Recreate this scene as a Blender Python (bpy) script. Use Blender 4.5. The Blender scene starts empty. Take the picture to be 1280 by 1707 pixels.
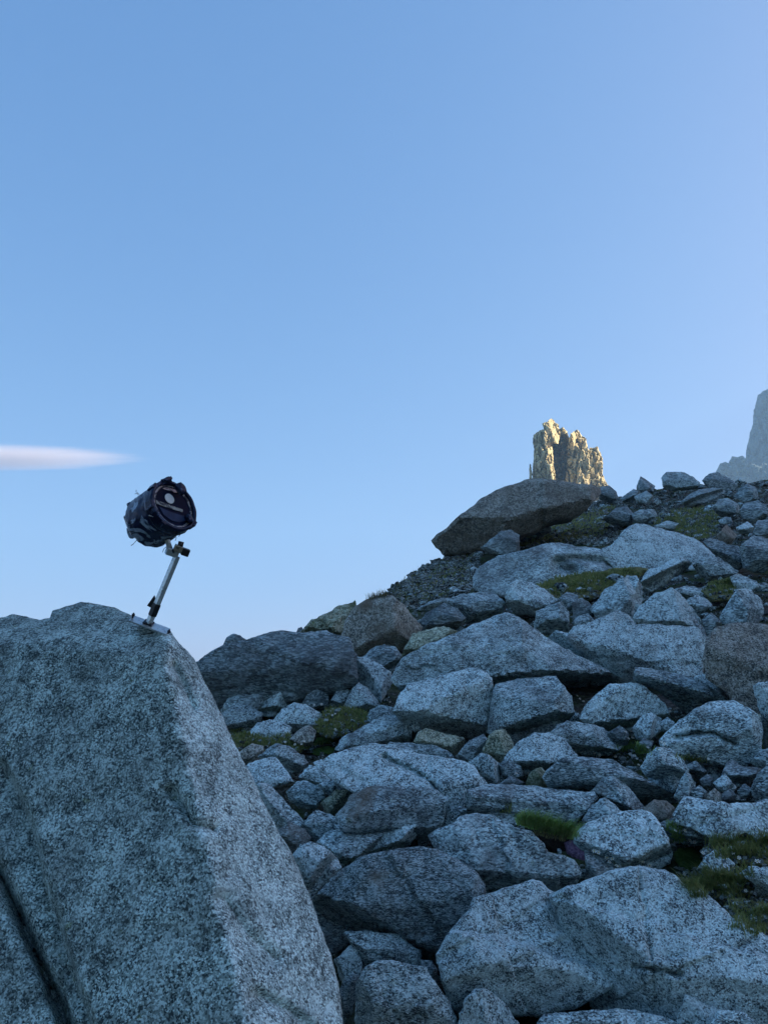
import bpy, bmesh, math, random
import numpy as np
from mathutils import Vector, Matrix, noise
from mathutils.geometry import delaunay_2d_cdt

random.seed(7)
rng = np.random.default_rng(7)
SC = bpy.context.scene
COL = SC.collection
RAD = math.radians

# ------------------------------------------------------------------ camera, sky, sun, exposure
EYE = Vector((0.0, 0.0, 2.6))
PITCH = RAD(12.5)
FOC = 1282.0                      # focal length in photograph pixels (1280 x 1707)
cam = bpy.data.cameras.new("camera")
cam.sensor_fit = 'VERTICAL'
cam.angle = 2 * math.atan(853.5 / FOC)
cam.clip_start = 0.05
cam.clip_end = 40000
cam_ob = bpy.data.objects.new("camera", cam)
COL.objects.link(cam_ob)
cam_ob.location = EYE
cam_ob.rotation_euler = (math.pi / 2 + PITCH, 0, 0)
SC.camera = cam_ob

SUN_DIR = Vector((0.8775, 0.1547, 0.454)).normalized()      # towards the sun
sun_el = math.asin(SUN_DIR.z)
sun_az = math.atan2(SUN_DIR.x, SUN_DIR.y)               # from +Y towards +X
world = bpy.data.worlds.new("World")
SC.world = world
world.use_nodes = True
wn = world.node_tree.nodes
wl = world.node_tree.links
wn.clear()
sky = wn.new('ShaderNodeTexSky')
sky.sky_type = 'NISHITA'
sky.sun_disc = False
sky.sun_elevation = sun_el
sky.sun_rotation = sun_az
sky.altitude = 2000
sky.air_density = 1.0
sky.dust_density = 6.0
sky.ozone_density = 8.0
bg = wn.new('ShaderNodeBackground')
bg.inputs['Strength'].default_value = 0.15
wo = wn.new('ShaderNodeOutputWorld')
# the phone's colour response, one curve per channel over the whole sky
sep_w = wn.new('ShaderNodeSeparateColor')
com_w = wn.new('ShaderNodeCombineColor')
wl.new(sky.outputs[0], sep_w.inputs[0])
for i_, g_ in enumerate((.95, .62, .42)):
    pw = wn.new('ShaderNodeMath')
    pw.operation = 'POWER'
    pw.inputs[1].default_value = g_
    wl.new(sep_w.outputs[i_], pw.inputs[0])
    wl.new(pw.outputs[0], com_w.inputs[i_])
tint = wn.new('ShaderNodeMix')
tint.data_type = 'RGBA'
tint.blend_type = 'MULTIPLY'
tint.inputs[0].default_value = 1.0
tint.inputs[7].default_value = (.93, .935, 1.31, 1)
wl.new(com_w.outputs[0], tint.inputs[6])
wl.new(tint.outputs[2], bg.inputs[0])
wl.new(bg.outputs[0], wo.inputs[0])

sun = bpy.data.lights.new("sun", 'SUN')
sun.energy = 5.0
sun.angle = RAD(0.53)
sun.color = (1.0, 0.86, 0.62)
sun_ob = bpy.data.objects.new("sun", sun)
COL.objects.link(sun_ob)
sun_ob.rotation_euler = SUN_DIR.to_track_quat('Z', 'Y').to_euler()

SC.view_settings.view_transform = 'Standard'
SC.view_settings.look = 'None'
SC.view_settings.gamma = 1.0
SC.view_settings.exposure = 1.25
SC.view_settings.use_curve_mapping = False
SC.cycles.use_denoising = True
SC.cycles.max_bounces = 6
SC.cycles.volume_bounces = 1

# ------------------------------------------------------------------ helpers
CP, SP = math.cos(PITCH), math.sin(PITCH)
E_ = np.array(EYE)
SLOPE_X, SLOPE_Y = 0.15, 0.27


def ray(u, v):
    """photograph pixel -> world direction with unit depth along the view axis"""
    xc = (np.asarray(u, float) - 640) / FOC
    yc = (853.5 - np.asarray(v, float)) / FOC
    return np.stack([xc, CP - yc * SP, SP + yc * CP], -1)


def plane_t(u, v, sink=0.0):
    d = ray(u, v)
    den = d[..., 2] - SLOPE_X * d[..., 0] - SLOPE_Y * d[..., 1]
    return np.where(den < -0.03, -(EYE.z + sink) / np.minimum(den, -0.03), 90.0)


def at(u, v, t):
    return E_ + ray(u, v) * np.asarray(t, float)[..., None]


CREST = [(-3.0, 9), (-0.5, 11), (-.234, 12.6), (-.11, 14.0), (-.03, 16.0), (0, 17.2), (.0625, 22),
         (.19, 27), (.28, 36), (.36, 39), (.48, 34), (.8, 34), (3, 40)]
CX = [c[0] for c in CREST]
CY = [c[1] for c in CREST]


def ground_z(x, y):
    """height of the ground sheet"""
    if y > 0.5:
        yc = np.interp(x / y, CX, CY)
    else:
        yc = 12.0
    z = SLOPE_X * x + SLOPE_Y * y
    r = math.hypot(x, y)
    over = y - yc
    if over > 0:
        zc = (SLOPE_X * x / y + SLOPE_Y) * yc if y > 0.5 else z
        z = zc + 0.12 * over - 0.05 * over * over if over < 5 else zc - 0.65 - 0.4 * (over - 5)
    n = noise.noise(Vector((x * .9, y * .9, 3.1))) * .10 + noise.noise(Vector((x * 2.7, y * 2.7, 7.7))) * .05
    z += n * min(1.0, 0.4 + r * 0.05) - 0.16
    if r > 60:
        far = -70 - 60 * min(1, (r - 60) / 600) + 8 * noise.noise(Vector((x * .004, y * .004, 1.3)))
        k = min(1, (r - 60) / 120)
        z = z * (1 - k) + far * k if z > far else far
    return max(z, -150)


def ground_hit(u, v):
    d = ray(u, v)
    t = float(plane_t(u, v))
    for k in range(6):
        p = E_ + d * t
        gz = ground_z(p[0], p[1])
        den = d[2] - SLOPE_X * d[0] - SLOPE_Y * d[1]
        if den > -0.03:
            break
        t -= (p[2] - gz) / den * 0.8
        t = max(1.0, min(t, 60))
    p = E_ + d * t
    return Vector((p[0], p[1], ground_z(p[0], p[1]))), t


def tag(o, label=None, cat=None, group=None, kind=None):
    if label: o["label"] = label
    if cat: o["category"] = cat
    if group: o["group"] = group
    if kind: o["kind"] = kind
    return o


def empty(name, loc=(0, 0, 0)):
    o = bpy.data.objects.new(name, None)
    o.empty_display_size = 0.1
    COL.objects.link(o)
    o.location = loc
    return o


def mesh_obj(name, verts, faces, mat, parent=None, smooth=True, origin=None):
    """link one mesh object; verts are world points (or local when parented to an un-moved frame)"""
    verts = np.asarray(verts, float)
    if origin is None:
        origin = np.zeros(3)
    origin = np.asarray(origin, float)
    me = bpy.data.meshes.new(name)
    me.from_pydata((verts - origin).tolist(), [], faces)
    me.validate()
    me.polygons.foreach_set('use_smooth', [smooth] * len(me.polygons))
    if mat is not None:
        me.materials.append(mat)
    o = bpy.data.objects.new(name, me)
    COL.objects.link(o)
    if parent is not None:
        o.parent = parent
        o.location = Vector(origin) - parent.location
    else:
        o.location = Vector(origin)
    return o


# ------------------------------------------------------------------ materials
def new_mat(name):
    m = bpy.data.materials.new(name)
    m.use_nodes = True
    nt = m.node_tree
    nt.nodes.clear()
    out = nt.nodes.new('ShaderNodeOutputMaterial')
    b = nt.nodes.new('ShaderNodeBsdfPrincipled')
    nt.links.new(b.outputs[0], out.inputs[0])
    return m, nt, b


def N(nt, typ, **kw):
    n = nt.nodes.new(typ)
    for k, v in kw.items():
        if k in n.inputs:
            n.inputs[k].default_value = v
        else:
            setattr(n, k, v)
    return n


def ramp(nt, src, stops):
    r = nt.nodes.new('ShaderNodeValToRGB')
    el = r.color_ramp.elements
    while len(el) < len(stops):
        el.new(0.5)
    for e, (p, c) in zip(el, stops):
        e.position = p
        e.color = (c, c, c, 1) if isinstance(c, (int, float)) else (*c, 1)
    nt.links.new(src, r.inputs[0])
    return r.outputs[0]


def mix(nt, fac, a, b, mode='MIX'):
    m = nt.nodes.new('ShaderNodeMix')
    m.data_type = 'RGBA'
    m.blend_type = mode
    for sock, val in ((m.inputs[0], fac), (m.inputs[6], a), (m.inputs[7], b)):
        if hasattr(val, 'is_output'):
            nt.links.new(val, sock)
        elif isinstance(val, (int, float)):
            sock.default_value = val
        else:
            sock.default_value = (*val, 1)
    return m.outputs[2]


def math_n(nt, op, a, b=None):
    m = nt.nodes.new('ShaderNodeMath')
    m.operation = op
    for i, val in enumerate((a, b)):
        if val is None: continue
        if hasattr(val, 'is_output'):
            nt.links.new(val, m.inputs[i])
        else:
            m.inputs[i].default_value = val
    return m.outputs[0]


def coords(nt, rand=True):
    tc = nt.nodes.new('ShaderNodeTexCoord')
    if not rand:
        return tc.outputs['Object']
    oi = nt.nodes.new('ShaderNodeObjectInfo')
    add = nt.nodes.new('ShaderNodeVectorMath')
    add.operation = 'ADD'
    mul = nt.nodes.new('ShaderNodeMath')
    mul.operation = 'MULTIPLY'
    mul.inputs[1].default_value = 57.0
    nt.links.new(oi.outputs['Random'], mul.inputs[0])
    nt.links.new(tc.outputs['Object'], add.inputs[0])
    nt.links.new(mul.outputs[0], add.inputs[1])
    return add.outputs[0]


def tex_noise(nt, vec, scale, detail=3, rough=0.55, dist=0.0):
    n = N(nt, 'ShaderNodeTexNoise', Scale=scale, Detail=detail, Roughness=rough, Distortion=dist)
    nt.links.new(vec, n.inputs['Vector'])
    return n.outputs[0]


def granite(name, grain, light=(.62, .77, .77), mid=(.28, .37, .375), dark=(.024, .032, .038),
            stain=(.085, .085, .085), stain_amt=.45, lichen=.0, bump=.5, stretch=None, contrast=1.0):
    m, nt, b = new_mat(name)
    vec = coords(nt)
    if stretch:
        mp = nt.nodes.new('ShaderNodeMapping')
        mp.inputs['Scale'].default_value = stretch
        nt.links.new(vec, mp.inputs[0])
        gvec = mp.outputs[0]
    else:
        gvec = vec
    # crystals: every grain its own tone, drifting with broader bands
    wob = N(nt, 'ShaderNodeTexNoise', Scale=grain * .8, Detail=2, Roughness=.6)
    nt.links.new(gvec, wob.inputs['Vector'])
    wv = N(nt, 'ShaderNodeVectorMath', operation='MULTIPLY_ADD')
    nt.links.new(wob.outputs['Color'], wv.inputs[0])
    wv.inputs[1].default_value = (1.1 / grain,) * 3
    nt.links.new(gvec, wv.inputs[2])
    vg = N(nt, 'ShaderNodeTexVoronoi', Scale=grain, feature='F1')
    nt.links.new(wv.outputs[0], vg.inputs['Vector'])
    sep = nt.nodes.new('ShaderNodeSeparateColor')
    nt.links.new(vg.outputs['Color'], sep.inputs[0])
    g2 = tex_noise(nt, gvec, grain * .22, 5, .65)
    g3 = tex_noise(nt, vec, grain * .06, 4, .6)
    drift = math_n(nt, 'ADD', math_n(nt, 'MULTIPLY', math_n(nt, 'SUBTRACT', g2, .5), 1.5), math_n(nt, 'MULTIPLY', math_n(nt, 'SUBTRACT', g3, .5), 1.5))
    g1 = math_n(nt, 'ADD', sep.outputs[0], drift)
    cc = lambda c: tuple(m_ + (k - m_) * contrast for k, m_ in zip(c, mid))
    col = ramp(nt, g1, [(.06, cc(dark)), (.24, cc(tuple(.45 * k for k in mid))), (.38, mid), (.60, mid), (.85, cc(light))])
    # broad lichen and water staining
    g4 = tex_noise(nt, vec, grain * .028, 5, .62, .4)
    st = ramp(nt, g4, [(.42, 0), (.66, 1)])
    oi = nt.nodes.new('ShaderNodeObjectInfo')
    rnd2 = math_n(nt, 'FRACT', math_n(nt, 'MULTIPLY', oi.outputs['Random'], 7.31))
    rnd3 = math_n(nt, 'FRACT', math_n(nt, 'MULTIPLY', oi.outputs['Random'], 23.7))
    col = mix(nt, math_n(nt, 'MULTIPLY', st, math_n(nt, 'MULTIPLY', rnd2, stain_amt * 2)), col, stain)
    rst = ramp(nt, tex_noise(nt, vec, grain * .018, 4, .6, .6), [(.56, 0), (.68, 1)])
    rsa = ramp(nt, rnd3, [(.45, 0), (1, .7)])
    col = mix(nt, math_n(nt, 'MULTIPLY', rst, rsa), col, (.15, .125, .09))
    # per-boulder tone
    tone = ramp(nt, oi.outputs['Random'], [(0, .98), (1, 1.32)])
    col = mix(nt, 1.0, col, tone, 'MULTIPLY')
    if lichen:
        l1 = tex_noise(nt, vec, grain * .1, 4, .6)
        lm = ramp(nt, l1, [(.66, 0), (.70, 1)])
        col = mix(nt, math_n(nt, 'MULTIPLY', lm, lichen), col, (.22, .27, .10))
    nt.links.new(col, b.inputs['Base Color'])
    b.inputs['Roughness'].default_value = .88
    b.inputs['Specular IOR Level'].default_value = .25
    g5 = tex_noise(nt, vec, grain * .17, 7, .72)
    vo = N(nt, 'ShaderNodeTexVoronoi', Scale=grain * .08, feature='F1', distance='CHEBYCHEV')
    nt.links.new(vec, vo.inputs['Vector'])
    big = N(nt, 'ShaderNodeBump', Strength=bump, Distance=3.6 / grain)
    nt.links.new(math_n(nt, 'ADD', math_n(nt, 'MULTIPLY', vo.outputs['Distance'], .35), math_n(nt, 'MULTIPLY', g5, 1.3)), big.inputs['Height'])
    bp = N(nt, 'ShaderNodeBump', Strength=bump, Distance=.5 / grain)
    nt.links.new(sep.outputs[0], bp.inputs['Height'])
    nt.links.new(big.outputs[0], bp.inputs['Normal'])
    nt.links.new(bp.outputs[0], b.inputs['Normal'])
    return m


GR = {}
for tag_, g, ct in (('a', 175, .9), ('b', 105, .85), ('c', 52, .7), ('d', 30, .6)):
    GR['pale_' + tag_] = granite('pale_granite_' + tag_, g, contrast=ct, light=(.64, .78, .775), mid=(.36, .46, .46), stain_amt=.12)
    GR['grey_' + tag_] = granite('grey_granite_' + tag_, g, contrast=ct, lichen=.25, stretch=(.7, .9, 1.35))
    GR['dark_' + tag_] = granite('dark_granite_' + tag_, g, contrast=ct, light=(.44, .55, .56), mid=(.17, .225, .23), stain_amt=.4, stretch=(.55, .8, 1.5))
    GR['brown_' + tag_] = granite('brown_granite_' + tag_, g, contrast=ct, light=(.46, .47, .42), mid=(.225, .225, .19),
                                  stain=(.14, .115, .085), stain_amt=.5)
    GR['moss_' + tag_] = granite('mossy_granite_' + tag_, g, contrast=ct, light=(.58, .63, .50), mid=(.27, .30, .21),
                                 stain=(.07, .085, .035), stain_amt=.7, lichen=.7)


def simple(name, col, rough=.7, metal=0.0, var=.25, scale=8, bump=.2, spec=.4, col2=None):
    m, nt, b = new_mat(name)
    vec = coords(nt)
    n = tex_noise(nt, vec, scale, 5, .6)
    c2 = col2 if col2 else tuple(c * (1 - var) for c in col)
    c = mix(nt, ramp(nt, n, [(.35, 0), (.65, 1)]), col, c2)
    nt.links.new(c, b.inputs['Base Color'])
    b.inputs['Roughness'].default_value = rough
    b.inputs['Metallic'].default_value = metal
    b.inputs['Specular IOR Level'].default_value = spec
    if bump:
        bp = N(nt, 'ShaderNodeBump', Strength=bump, Distance=.15 / scale)
        nt.links.new(n, bp.inputs['Height'])
        nt.links.new(bp.outputs[0], b.inputs['Normal'])
    return m


# ------------------------------------------------------------------ boulder builder
def parse(s):
    return [tuple(float(q) for q in p.split(',')) for p in s.split()]


def resample(poly, step, jag, seed):
    out = []
    n = len(poly)
    for i in range(n):
        a = np.array(poly[i]); b = np.array(poly[(i + 1) % n])
        L = np.linalg.norm(b - a)
        k = max(1, int(round(L / step)))
        nrm = np.array([-(b - a)[1], (b - a)[0]]) / max(L, 1e-6)
        for j in range(k):
            p = a + (b - a) * j / k
            f = noise.noise(Vector((p[0] / (step * 4), p[1] / (step * 4), seed))) + \
                .6 * noise.noise(Vector((p[0] / (step * 1.6), p[1] / (step * 1.6), seed + 9)))
            out.append(tuple(p + nrm * f * jag))
    return out


def seg_dist(pts, poly):
    P = np.asarray(pts)[:, None, :]
    A = np.asarray(poly)
    B = np.roll(A, -1, 0)
    AB = B - A
    tt = np.clip(((P - A[None]) * AB[None]).sum(-1) / np.maximum((AB ** 2).sum(-1)[None], 1e-9), 0, 1)
    D = np.linalg.norm(P - (A[None] + tt[..., None] * AB[None]), axis=-1)
    return D.min(1)


def normal(tilt, az):
    tl, a = RAD(tilt), RAD(az)
    return np.array([math.sin(a) * math.cos(tl), -math.cos(a) * math.cos(tl), math.sin(tl)])


SEED = [0]


def rock_mesh(poly, facets, base=None, t0=None, step=None, soft=.005, rough=1.0, thick=.6, extra=None, jag=None,
              rim=.03, follow_ground=True, bevels=True):
    """closed boulder: a faceted near side that fills the traced outline, real flanks and a back"""
    SEED[0] += 1
    sd = SEED[0] * 3.7
    P = np.array(poly)
    w, h = P.max(0) - P.min(0)
    sz = math.sqrt(max(w, 4) * max(h, 4))
    if base is None:
        i = P[:, 1].argmax()
        base = (P[i, 0], min(P[i, 1], 1990))
    if t0 is None:
        t0 = float(plane_t(*base))
    if step is None:
        step = min(5.0, max(2.0, sz / 32))
    if jag is None:
        jag = min(2.2, .025 * sz)
    loop = resample(poly, step, jag, sd)
    cs = sum(loop[i][0] * loop[(i + 1) % len(loop)][1] - loop[(i + 1) % len(loop)][0] * loop[i][1] for i in range(len(loop)))
    if cs < 0:
        loop.reverse()
    nl = len(loop)
    mn, mx = P.min(0), P.max(0)
    gx, gy = np.meshgrid(np.arange(mn[0], mx[0], step), np.arange(mn[1], mx[1], step))
    g = np.stack([gx.ravel(), gy.ravel()], -1)
    g = g + rng.uniform(-.3, .3, g.shape) * step
    if len(g):
        L = np.array(loop)
        # inside test
        x, y = g[:, 0][:, None], g[:, 1][:, None]
        x1, y1 = L[:, 0][None], L[:, 1][None]
        x2, y2 = np.roll(L[:, 0], -1)[None], np.roll(L[:, 1], -1)[None]
        cond = ((y1 > y) != (y2 > y)) & (x < (x2 - x1) * (y - y1) / np.where(y2 == y1, 1e-9, (y2 - y1)) + x1)
        inside = cond.sum(1) % 2 == 1
        g = g[inside]
        if len(g):
            g = g[seg_dist(g, loop) > step * .45]
    pts = [Vector(p) for p in loop] + [Vector(p) for p in g]
    res = delaunay_2d_cdt(pts, [], [list(range(nl))], 1, 1e-4)
    uv = np.array([(p.x, p.y) for p in res[0]])
    tris = [list(f) for f in res[2]]
    orig = res[3]
    remap = {}
    for i, o in enumerate(orig):
        for q in o:
            remap[q] = i
    loop_ids = [remap[i] for i in range(nl)]
    # depths
    D = ray(uv[:, 0], uv[:, 1])
    size_m = sz / FOC * t0
    planes = []

    def depth(Dv):
        ts = []
        for n, p0 in planes:
            den = np.minimum(Dv @ n, -.07)
            ts.append((n @ (p0 - E_)) / den)
        T = np.stack(ts, 0)
        T = np.clip(T, t0 * .55, t0 + 1.1 * size_m + .0)
        k = max(soft * size_m, 1e-3)
        M = T.max(0)
        return M + k * np.log(np.exp((T - M) / k).sum(0))

    for i, (fu, fv, tl, az) in enumerate(facets):
        if i == 0 and follow_ground and len(facets) > 1 and tl < 30:
            tl = tl - 12
        d = ray(fu, fv)
        if i == 0:
            db = ray(*base)
            planes.append((normal(tl, az), E_ + db * t0))
        else:
            planes.append((normal(tl, az), E_ + d * float(depth(d[None])[0])))
    T = depth(D)
    if bevels:
        rr = random.Random(int(sd * 10))
        Rv_, Uv_, Fv_ = np.array([1, 0, 0.]), np.array([0, -SP, CP]), np.array([0, CP, SP])
        ctr = P.mean(0)
        kb = max(.0015 * size_m, 2e-4)
        area = sum(P[i][0] * P[(i + 1) % len(P)][1] - P[(i + 1) % len(P)][0] * P[i][1] for i in range(len(P)))
        for i in range(len(P)):
            a_, b_ = P[i], P[(i + 1) % len(P)]
            e_ = b_ - a_
            Le = np.linalg.norm(e_)
            if Le < .24 * sz or rr.random() < .15: continue
            o_ = np.array([e_[1], -e_[0]]) / Le * (1 if area > 0 else -1)
            md = (a_ + b_) / 2
            if md[1] > 1707 or md[0] > 1290: continue
            ins = rr.uniform(.08, .34) * min(w, h)
            an = md - o_ * ins
            beta = RAD(rr.uniform(22, 52))
            nn = (Rv_ * o_[0] - Uv_ * o_[1]) * math.cos(beta) - Fv_ * math.sin(beta)
            if o_[1] < -.3: nn = nn + np.array([0, 0, .25])
            nn = nn / np.linalg.norm(nn)
            da = ray(an[0], an[1])
            if da @ nn > -.1: continue
            ta = float(depth(da[None])[0])
            tb = (nn @ (da * ta)) / np.minimum(D @ nn, -.07)
            tb = np.minimum(tb, T + .5 * size_m)
            M_ = np.maximum(T, tb)
            T = M_ + kb * np.log(np.exp((T - M_) / kb) + np.exp((tb - M_) / kb)) - kb * .0
        if sz > 70:
            for q_ in range(4 if sz > 220 else 2 if sz > 120 else 1):
                ang = rr.uniform(-.5, .5) + (0 if rr.random() < .6 else 1.2)
                c_ = ctr + np.array([rr.uniform(-.2, .2) * w, rr.uniform(-.2, .25) * h])
                nl_ = np.array([-math.sin(ang), math.cos(ang)])
                sd_ = (uv - c_) @ nl_ + .04 * sz * np.array([noise.noise(Vector((u_ / (.12 * sz), v_ / (.12 * sz), sd))) for u_, v_ in uv])
                T = T + rr.choice((-1, 1)) * rr.uniform(.012, .03) * size_m * np.clip(.5 + sd_ / (.008 * sz + 1.5), 0, 1)
                T = T + rr.uniform(0, .02) * size_m * np.exp(-(sd_ / (1.2 + .006 * sz)) ** 2)
    dist = seg_dist(uv, loop)
    r = max(2.0, min(rim * min(w, h), 16))
    q = 1 - np.clip(dist / r, 0, 1)
    T = T + (1 - np.sqrt(np.maximum(0, 1 - q * q))) * r / FOC * t0 * 1.2
    if extra is not None:
        T = T + extra(uv)
    if follow_ground:
        T = np.minimum(T, np.maximum(plane_t(uv[:, 0], uv[:, 1], .42), t0))
    V = E_ + D * T[:, None]
    # flanks and back
    verts = [V]
    faces = [t[::-1] for t in tris]
    lp = V[loop_ids]
    dl = D[loop_ids]
    c = lp.mean(0)
    cd = dl.mean(0)
    th = thick * size_m
    prev = loop_ids
    base_n = len(V)
    for fr, sh in ((.30, .97), (.65, .84), (.95, .55)):
        ring = c + (lp - c) * sh + dl * (th * fr) * .6 + cd * (th * fr) * .4
        ring[:, 2] -= .10 * th * fr
        verts.append(ring)
        ids = list(range(base_n, base_n + nl))
        for i in range(nl):
            j = (i + 1) % nl
            faces.append([prev[i], ids[i], ids[j], prev[j]][::-1])
        prev = ids
        base_n += nl
    cb = c + cd * th * 1.05
    verts.append(cb[None])
    for i in range(nl):
        faces.append([prev[i], base_n, prev[(i + 1) % nl]][::-1])
    A = np.concatenate(verts)
    # relief: lumps, chips and roughness along the normals
    me = bpy.data.meshes.new('tmp')
    me.from_pydata(A.tolist(), [], faces)
    nr = np.empty(len(A) * 3)
    me.vertex_normals.foreach_get('vector', nr) if hasattr(me, 'vertex_normals') else me.vertices.foreach_get('normal', nr)
    nr = nr.reshape(-1, 3)
    bpy.data.meshes.remove(me)
    s = 1.0 / max(size_m, 1e-4)
    so = Vector((sd, sd * .7, sd * 1.3))
    disp = np.empty(len(A))
    for i, p in enumerate(A):
        pv = Vector(p)
        q1 = pv * (2.3 * s) + so
        a = noise.noise(q1) * .012 + noise.noise(q1 * 3.1) * .010 + noise.noise(q1 * 8.0) * .009 + noise.noise(q1 * 17.0) * .005
        cell = noise.voronoi(q1 * 1.6)[0]
        cel2 = noise.voronoi(q1 * 4.7)[0]
        a += (min(cell[1] - cell[0], .25) - .12) * .05 + (min(cel2[1] - cel2[0], .25) - .12) * .035
        disp[i] = a
    disp *= rough * size_m
    # silhouettes keep their traced place
    fade = np.ones(len(A)); fade[loop_ids] = .35
    A = A + nr * (disp * fade)[:, None]
    return A, faces, t0


GRAIN_BUCKET = [(4.2, 'a'), (8.5, 'b'), (16, 'c'), (1e9, 'd')]


def rock(name, label, outline, facets, mat='grey', group=None, cat='boulder', parent=None, **kw):
    poly = parse(outline) if isinstance(outline, str) else outline
    A, F, t0 = rock_mesh(poly, facets, **kw)
    if isinstance(mat, str):
        k = next(b for lim, b in GRAIN_BUCKET if t0 < lim)
        mat = GR[mat + '_' + k]
    o = np.array([A[:, 0].mean(), A[:, 1].mean(), A[:, 2].min()])
    ob = mesh_obj(name, A, F, mat, parent, True, o)
    if kw.get('bevels', True):
        ob.data.set_sharp_from_angle(angle=RAD(26))
    if parent is None:
        tag(ob, label, cat, group)
    return ob

# ------------------------------------------------------------------ ground sheet to the horizon
def ground_material():
    m, nt, b = new_mat('alpine_soil')
    vec = coords(nt, False)
    n1 = tex_noise(nt, vec, 1.3, 6, .65)
    n2 = tex_noise(nt, vec, 14, 4, .7)
    n3 = tex_noise(nt, vec, 5, 4, .6)
    soil = ramp(nt, n2, [(.35, (.018, .016, .014)), (.5, (.05, .045, .038)), (.66, (.16, .155, .145))])
    turf = ramp(nt, n3, [(.35, (.022, .035, .012)), (.6, (.06, .085, .028)), (.75, (.12, .12, .05))])
    c = mix(nt, ramp(nt, n1, [(.42, 0), (.58, 1)]), soil, turf)
    nt.links.new(c, b.inputs['Base Color'])
    b.inputs['Roughness'].default_value = .95
    b.inputs['Specular IOR Level'].default_value = .15
    bp = N(nt, 'ShaderNodeBump', Strength=.9, Distance=.05)
    nt.links.new(math_n(nt, 'ADD', n2, math_n(nt, 'MULTIPLY', n3, 1.5)), bp.inputs['Height'])
    nt.links.new(bp.outputs[0], b.inputs['Normal'])
    return m


MAT_GROUND = ground_material()
az = list(np.arange(-42, 42.01, .6)) + list(np.arange(46, 318, 4.0))
radii = [0.0, .4]
while radii[-1] < 60: radii.append(radii[-1] * 1.035 + .01)
while radii[-1] < 1750: radii.append(radii[-1] * 1.16)
gv, gf = [(0, 0, ground_z(0, 0))], []
na = len(az)
for r in radii[1:]:
    for a in az:
        x, y = r * math.sin(RAD(a)), r * math.cos(RAD(a))
        gv.append((x, y, ground_z(x, y)))
for j in range(na):
    gf.append((0, 1 + (j + 1) % na, 1 + j))
for i in range(len(radii) - 2):
    for j in range(na):
        a0 = 1 + i * na + j; a1 = 1 + i * na + (j + 1) % na
        gf.append((a0, a1, a1 + na, a0 + na))
g = mesh_obj('ground', gv, gf, MAT_GROUND)
tag(g, kind='structure')
bm = bmesh.new(); bm.from_mesh(g.data); bmesh.ops.recalc_face_normals(bm, faces=bm.faces)
if sum(f.normal.z for f in bm.faces) < 0:
    bmesh.ops.reverse_faces(bm, faces=bm.faces)
bm.to_mesh(g.data); bm.free()


def hill(name, cx, cy, rx, ry, hgt, base, mat, n=60, rough=.16, seed=1.0, ridge=1.6):
    vs, fs = [], []
    for i in range(n + 1):
        for j in range(n + 1):
            x = (i / n * 2 - 1) * 1.0; y = (j / n * 2 - 1) * 1.0
            d = math.hypot(x, y)
            k = max(0, 1 - d) ** 1.0
            k = k * k * (3 - 2 * k)
            q = Vector((x * 3, y * 3, seed))
            h = k * (1 + rough * 2 * noise.fractal(q, .9, 2.1, 6)) * hgt
            vs.append((cx + x * rx, cy + y * ry, base + h - (1 - min(1, k * 6)) * 6))
    for i in range(n):
        for j in range(n):
            a = i * (n + 1) + j
            fs.append((a, a + n + 1, a + n + 2, a + 1))
    o = mesh_obj(name, vs, fs, mat)
    tag(o, kind='structure')
    return o


MAT_FAR = granite('far_mountain_rock', .22, light=(.42, .41, .36), mid=(.26, .25, .21), dark=(.12, .12, .10),
                  stain=(.13, .14, .09), stain_amt=.4, bump=.8)
# the mountain beyond the right edge whose shadow lies over the whole slope
hill('mountain', 271, 48, 200, 200, 265, -60, MAT_FAR, n=70, seed=2.0)
# added unseen hill behind the camera, dark, keeping light off the rock fronts
hill('valley_wall', -20, -430, 640, 350, 215, -90, granite('wooded_valley_side', .22, light=(.09, .11, .06), mid=(.05, .065, .035), dark=(.02, .03, .015), bump=.8), n=70, seed=3.0)
# the saddle the far tower and cliff stand on
hill('far_ridge', 130, 420, 300, 150, 160, -80, MAT_FAR, n=70, seed=5.0, rough=.08)
hill('far_mountain', 560, 1010, 420, 300, 300, -120, MAT_FAR, n=70, seed=8.0, rough=.08)

# ------------------------------------------------------------------ far rock tower
def tower_rock_mat(name, warm):
    m, nt, b = new_mat(name)
    vec = coords(nt, False)
    mp = nt.nodes.new('ShaderNodeMapping')
    mp.inputs['Scale'].default_value = (1, 1, .35)
    nt.links.new(vec, mp.inputs[0])
    n1 = tex_noise(nt, mp.outputs[0], .28, 6, .68)
    n2 = tex_noise(nt, vec, .9, 4, .6)
    c = ramp(nt, n1, [(.36, tuple(.55 * k for k in warm)), (.5, warm), (.64, tuple(min(1, 1.45 * k) for k in warm))])
    veg = ramp(nt, tex_noise(nt, vec, .16, 4, .6), [(.54, 0), (.64, 1)])
    c = mix(nt, math_n(nt, 'MULTIPLY', veg, .55), c, (.16, .17, .06))
    c = mix(nt, math_n(nt, 'MULTIPLY', ramp(nt, n2, [(.4, 1), (.55, 0)]), .4), c, tuple(.45 * k for k in warm))
    nt.links.new(c, b.inputs['Base Color'])
    b.inputs['Roughness'].default_value = .9
    b.inputs['Specular IOR Level'].default_value = .1
    bp = N(nt, 'ShaderNodeBump', Strength=.9, Distance=1.6)
    nt.links.new(n1, bp.inputs['Height'])
    nt.links.new(bp.outputs[0], b.inputs['Normal'])
    return m


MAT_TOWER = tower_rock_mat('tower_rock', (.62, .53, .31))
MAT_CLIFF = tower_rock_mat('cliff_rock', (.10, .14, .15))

TOWER_T = 330.0
px = TOWER_T / FOC
tower = empty('rock_tower', at(945, 800, np.array(TOWER_T)))
tag(tower, 'jagged sunlit rock tower rising far behind the big skyline boulder', 'rock tower')


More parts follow.
